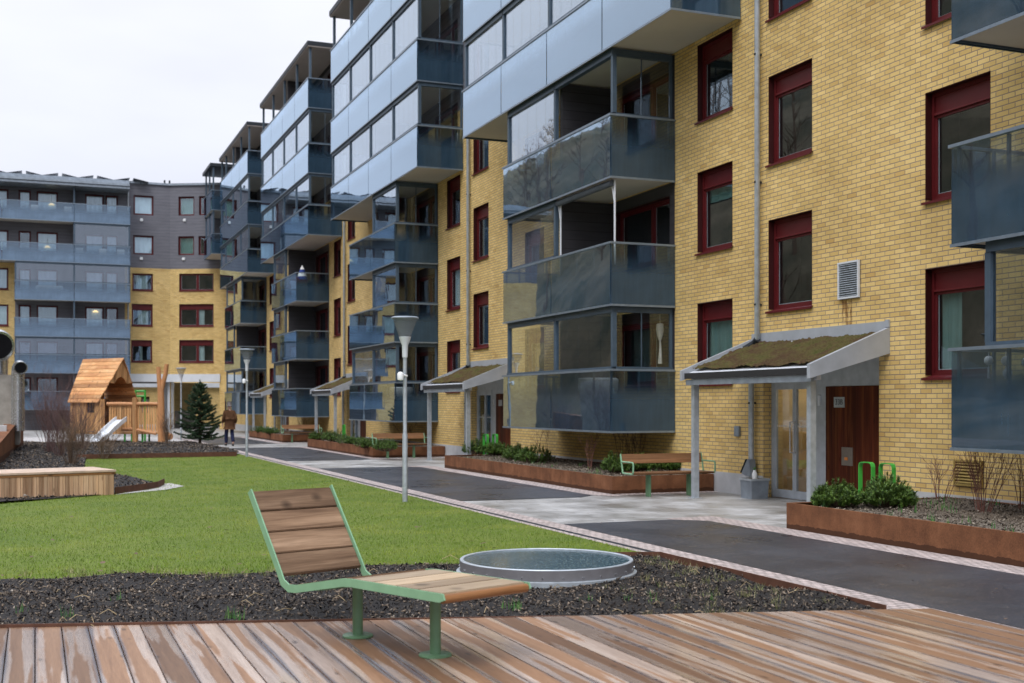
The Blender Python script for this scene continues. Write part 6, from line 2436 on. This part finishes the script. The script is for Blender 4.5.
# local axes: x right, y walking direction (away from the camera)
J = {'pelvis': ((0, 0, .95), (.15, .11)), 'waist': ((0, .01, 1.08), (.15, .11)), 'chest': ((0, .02, 1.30), (.17, .12)), 'neckb': ((0, .03, 1.47), (.085, .075)), 'neck': ((0, .04, 1.53), .055),
     'head1': ((0, .055, 1.60), (.075, .085)), 'head2': ((0, .06, 1.68), (.08, .10)), 'head3': ((0, .055, 1.745), (.05, .06)), 'nose': ((0, .165, 1.645), .014), 'earL': ((-.085, .05, 1.65), .016), 'earR': ((.085, .05, 1.65), .016)}
B = [('pelvis', 'waist'), ('waist', 'chest'), ('chest', 'neckb'), ('neckb', 'neck'), ('neck', 'head1'), ('head1', 'head2'), ('head2', 'head3'), ('head2', 'nose'), ('head2', 'earL'), ('head2', 'earR')]
for s, sn, fy_, bk in ((-1, 'L', .17, 0), (1, 'R', -.14, 1)):
    J['hip' + sn] = ((s * .10, 0, .84), .085); J['knee' + sn] = ((s * .10, fy_ * .65 + .05, .50), .062); J['ank' + sn] = ((s * .10, fy_ - (.10 if bk else 0), .10 + .05 * bk), .042); J['toe' + sn] = ((s * .115, fy_ + .13 - (.06 if bk else 0), .035), .035)
    B += [('pelvis', 'hip' + sn), ('hip' + sn, 'knee' + sn), ('knee' + sn, 'ank' + sn), ('ank' + sn, 'toe' + sn)]
    J['sh' + sn] = ((s * .205, .02, 1.41), .065); J['elb' + sn] = ((s * .265, -.05 - .05 * s, 1.13), .048); J['wr' + sn] = ((s * .25, .10 - .04 * s, .92), .031); J['palm' + sn] = ((s * .245, .13 - .04 * s, .84), (.020, .036))
    B += [('chest', 'sh' + sn), ('sh' + sn, 'elb' + sn), ('elb' + sn, 'wr' + sn), ('wr' + sn, 'palm' + sn)]
    for q, (dy, ln) in enumerate(((-.03, .062), (-.010, .075), (.010, .070), (.03, .055))):
        b = J['palm' + sn][0]
        J[f'f{q}a{sn}'] = ((b[0], b[1] + dy, b[2] - .045), .009); J[f'f{q}b{sn}'] = ((b[0] - s * .018, b[1] + dy * 1.1 + .006, b[2] - .045 - ln), .007)
        B += [('palm' + sn, f'f{q}a{sn}'), (f'f{q}a{sn}', f'f{q}b{sn}')]
    b = J['palm' + sn][0]
    J['thu' + sn] = ((b[0] - s * .02, b[1] + .045, b[2] + .005), .010); J['thv' + sn] = ((b[0] - s * .028, b[1] + .062, b[2] - .045), .008)
    B += [('palm' + sn, 'thu' + sn), ('thu' + sn, 'thv' + sn)]
skin_body('body', J, B, 'skin', man, 'pelvis')
# coat: torso, sleeves and skirt to mid thigh
Jc = {'c0': ((0, .01, .70), (.225, .20)), 'c1': ((0, .0, .90), (.215, .19)), 'c2': ((0, .01, 1.10), (.19, .14)), 'c3': ((0, .02, 1.32), (.185, .14)), 'c4': ((0, .03, 1.46), (.12, .10)), 'c5': ((0, .035, 1.535), (.085, .085))}
Bc = [('c0', 'c1'), ('c1', 'c2'), ('c2', 'c3'), ('c3', 'c4'), ('c4', 'c5')]
for s, sn in ((-1, 'L'), (1, 'R')):
    Jc['s' + sn] = ((s * .195, .02, 1.415), .082); Jc['e' + sn] = ((s * .255, -.05 - .05 * s, 1.13), .064); Jc['w' + sn] = ((s * .255, .085 - .04 * s, .945), .055)
    Bc += [('c3', 's' + sn), ('s' + sn, 'e' + sn), ('e' + sn, 'w' + sn)]
skin_body('coat', Jc, Bc, 'coat_brown', man, 'c1')
Jt = {'t': ((0, 0, .86), (.13, .09))}
Bt = []
for sn in 'LR':
    for a in ('hip', 'knee', 'ank'):
        p, r_ = J[a + sn]; Jt[a + sn] = ((p[0], p[1], p[2] + (.0 if a != 'ank' else .0)), {'hip': .092, 'knee': .085, 'ank': .075}[a])
    Bt += [('t', 'hip' + sn), ('hip' + sn, 'knee' + sn), ('knee' + sn, 'ank' + sn)]
skin_body('trousers', Jt, Bt, 'trousers_navy', man, 't')
for sn in 'LR':
    a, t_ = J['ank' + sn][0], J['toe' + sn][0]
    skin_body('shoe', {'h': ((a[0], a[1] - .05, t_[2] + .012), .048), 'm': ((a[0], a[1] + .03, t_[2] + .02), .055), 't': ((t_[0], t_[1] + .03, t_[2] + .005), .042)}, [('h', 'm'), ('m', 't')], 'black_rubber', man, 'h', 1)
skin_body('hair', {'a': ((0, .01, 1.63), (.075, .06)), 'b': ((0, .035, 1.72), (.092, .10)), 'c': ((0, .06, 1.765), (.06, .075))}, [('a', 'b'), ('b', 'c')], 'hair_grey', man, 'b')
man.rotation_euler = (0, 0, R(4))


# ------------------------------------------------------------------ small things on and behind the far balconies
t = MT('lamp_glow')
em_ = t.n('ShaderNodeEmission'); em_.inputs['Color'].default_value = (1, .72, .38, 1); em_.inputs['Strength'].default_value = 1.3
t.done(em_.outputs[0])
FI = frame((0, 86.2 + .20, 0), (1, 0, 0), (0, -1, 0))
for u, v, lb_ in ((51.5, 204.5, 'lit warm lamp in the top-floor window of the far block'), (47.5, 247, 'lit warm lamp low in the second window from the top, far block'), (95.5, 311.5, 'lit pendant lamp shade in the lower right window of the glazed bay, far block')):
    x, z = hit(u, v, FI)
    y = 86.2 + .20
    o = thing('pendant_lamp', lb_, 'lamp', (x, y, z))
    MB().lathe((x, y, z), [(0, .09), (.08, .08), (.20, -.04), (.17, -.05), (0, -.02)], 16).build('shade', 'lamp_glow', o, (x, y, z))
    MB().tube([(x, y, z + .1), (x, y, z + .6)], .012, 5).build('cord', 'dark_metal', o, (x, y, z))


def small_chair(x, y, z, label, grp=None):
    o = thing('balcony_chair', label, 'chair', (x, y, z), grp)
    MB().box(x - .24, x + .24, y - .24, y + .24, z + .42, z + .46).build('seat', 'white_plastic', o, (x, y, z))
    MB().box(x - .24, x + .24, y + .22, y + .26, z + .47, z + .90).build('backrest', 'white_plastic', o, (x, y, z))
    for sx in (-.21, .21):
        for sy in (-.21, .21):
            MB().tube([(x + sx, y + sy, z), (x + sx, y + sy, z + .42)], .022, 5).build('leg', 'white_plastic', o, (x, y, z))


for u, lv, lb_ in ((34.5, 5, 'white chair on the top balcony of the far block, left of the wide window'), (68, 5, 'white chair at the post on the top balcony of the far block'), (79.5, 4, 'white chair at the left end of the glazed balcony, second floor from the top'),
                   (103, 4, 'middle white chair on the glazed balcony, second floor from the top'), (121, 4, 'white chair at the right end of the glazed balcony, second floor from the top')):
    F = frame((0, 85.2, 0), (1, 0, 0), (0, -1, 0))
    small_chair(hit(u, 200, F)[0], 85.2, ELV[lv] + .2, lb_, 'white chairs on the far balconies')
F = frame((0, 85.3, 0), (1, 0, 0), (0, -1, 0))
x = hit(49.5, 290, F)[0]
o = thing('balcony_table', 'long table under a white cloth on the glazed balcony of the far block', 'table', (x, 85.3, ELV[3] + .2))
MB().box(x - .85, x + .85, 84.95, 85.65, ELV[3] + .5, ELV[3] + .97).build('tablecloth', 'cloth_white', o, bevel=.05)
for sx in (-.7, .7):
    MB().box(x + sx - .03, x + sx + .03, 85.27, 85.33, ELV[3] + .2, ELV[3] + .55).build('leg', 'frame_paint', o)
# grit, needles and leaf scraps on path and deck edge
gr = MB()
for _ in range(170):
    x, y = rnd.uniform(7.1, 9.9), 6.5 + 24 * rnd.random() ** 1.4
    a = rnd.random() * 6.28; s_ = rnd.uniform(.005, .018)
    p = Vector((x, y, .0145))
    u_, v_ = Vector((math.cos(a), math.sin(a), .05)) * s_, Vector((-math.sin(a), math.cos(a), .3)) * s_ * .55
    gr.poly([p - u_, p + v_, p + u_, p - v_])
tag(gr.build('debris', 'twig_brown', recalc=False), 'leaf scraps and grit scattered over the asphalt path', 'debris', kind='stuff')
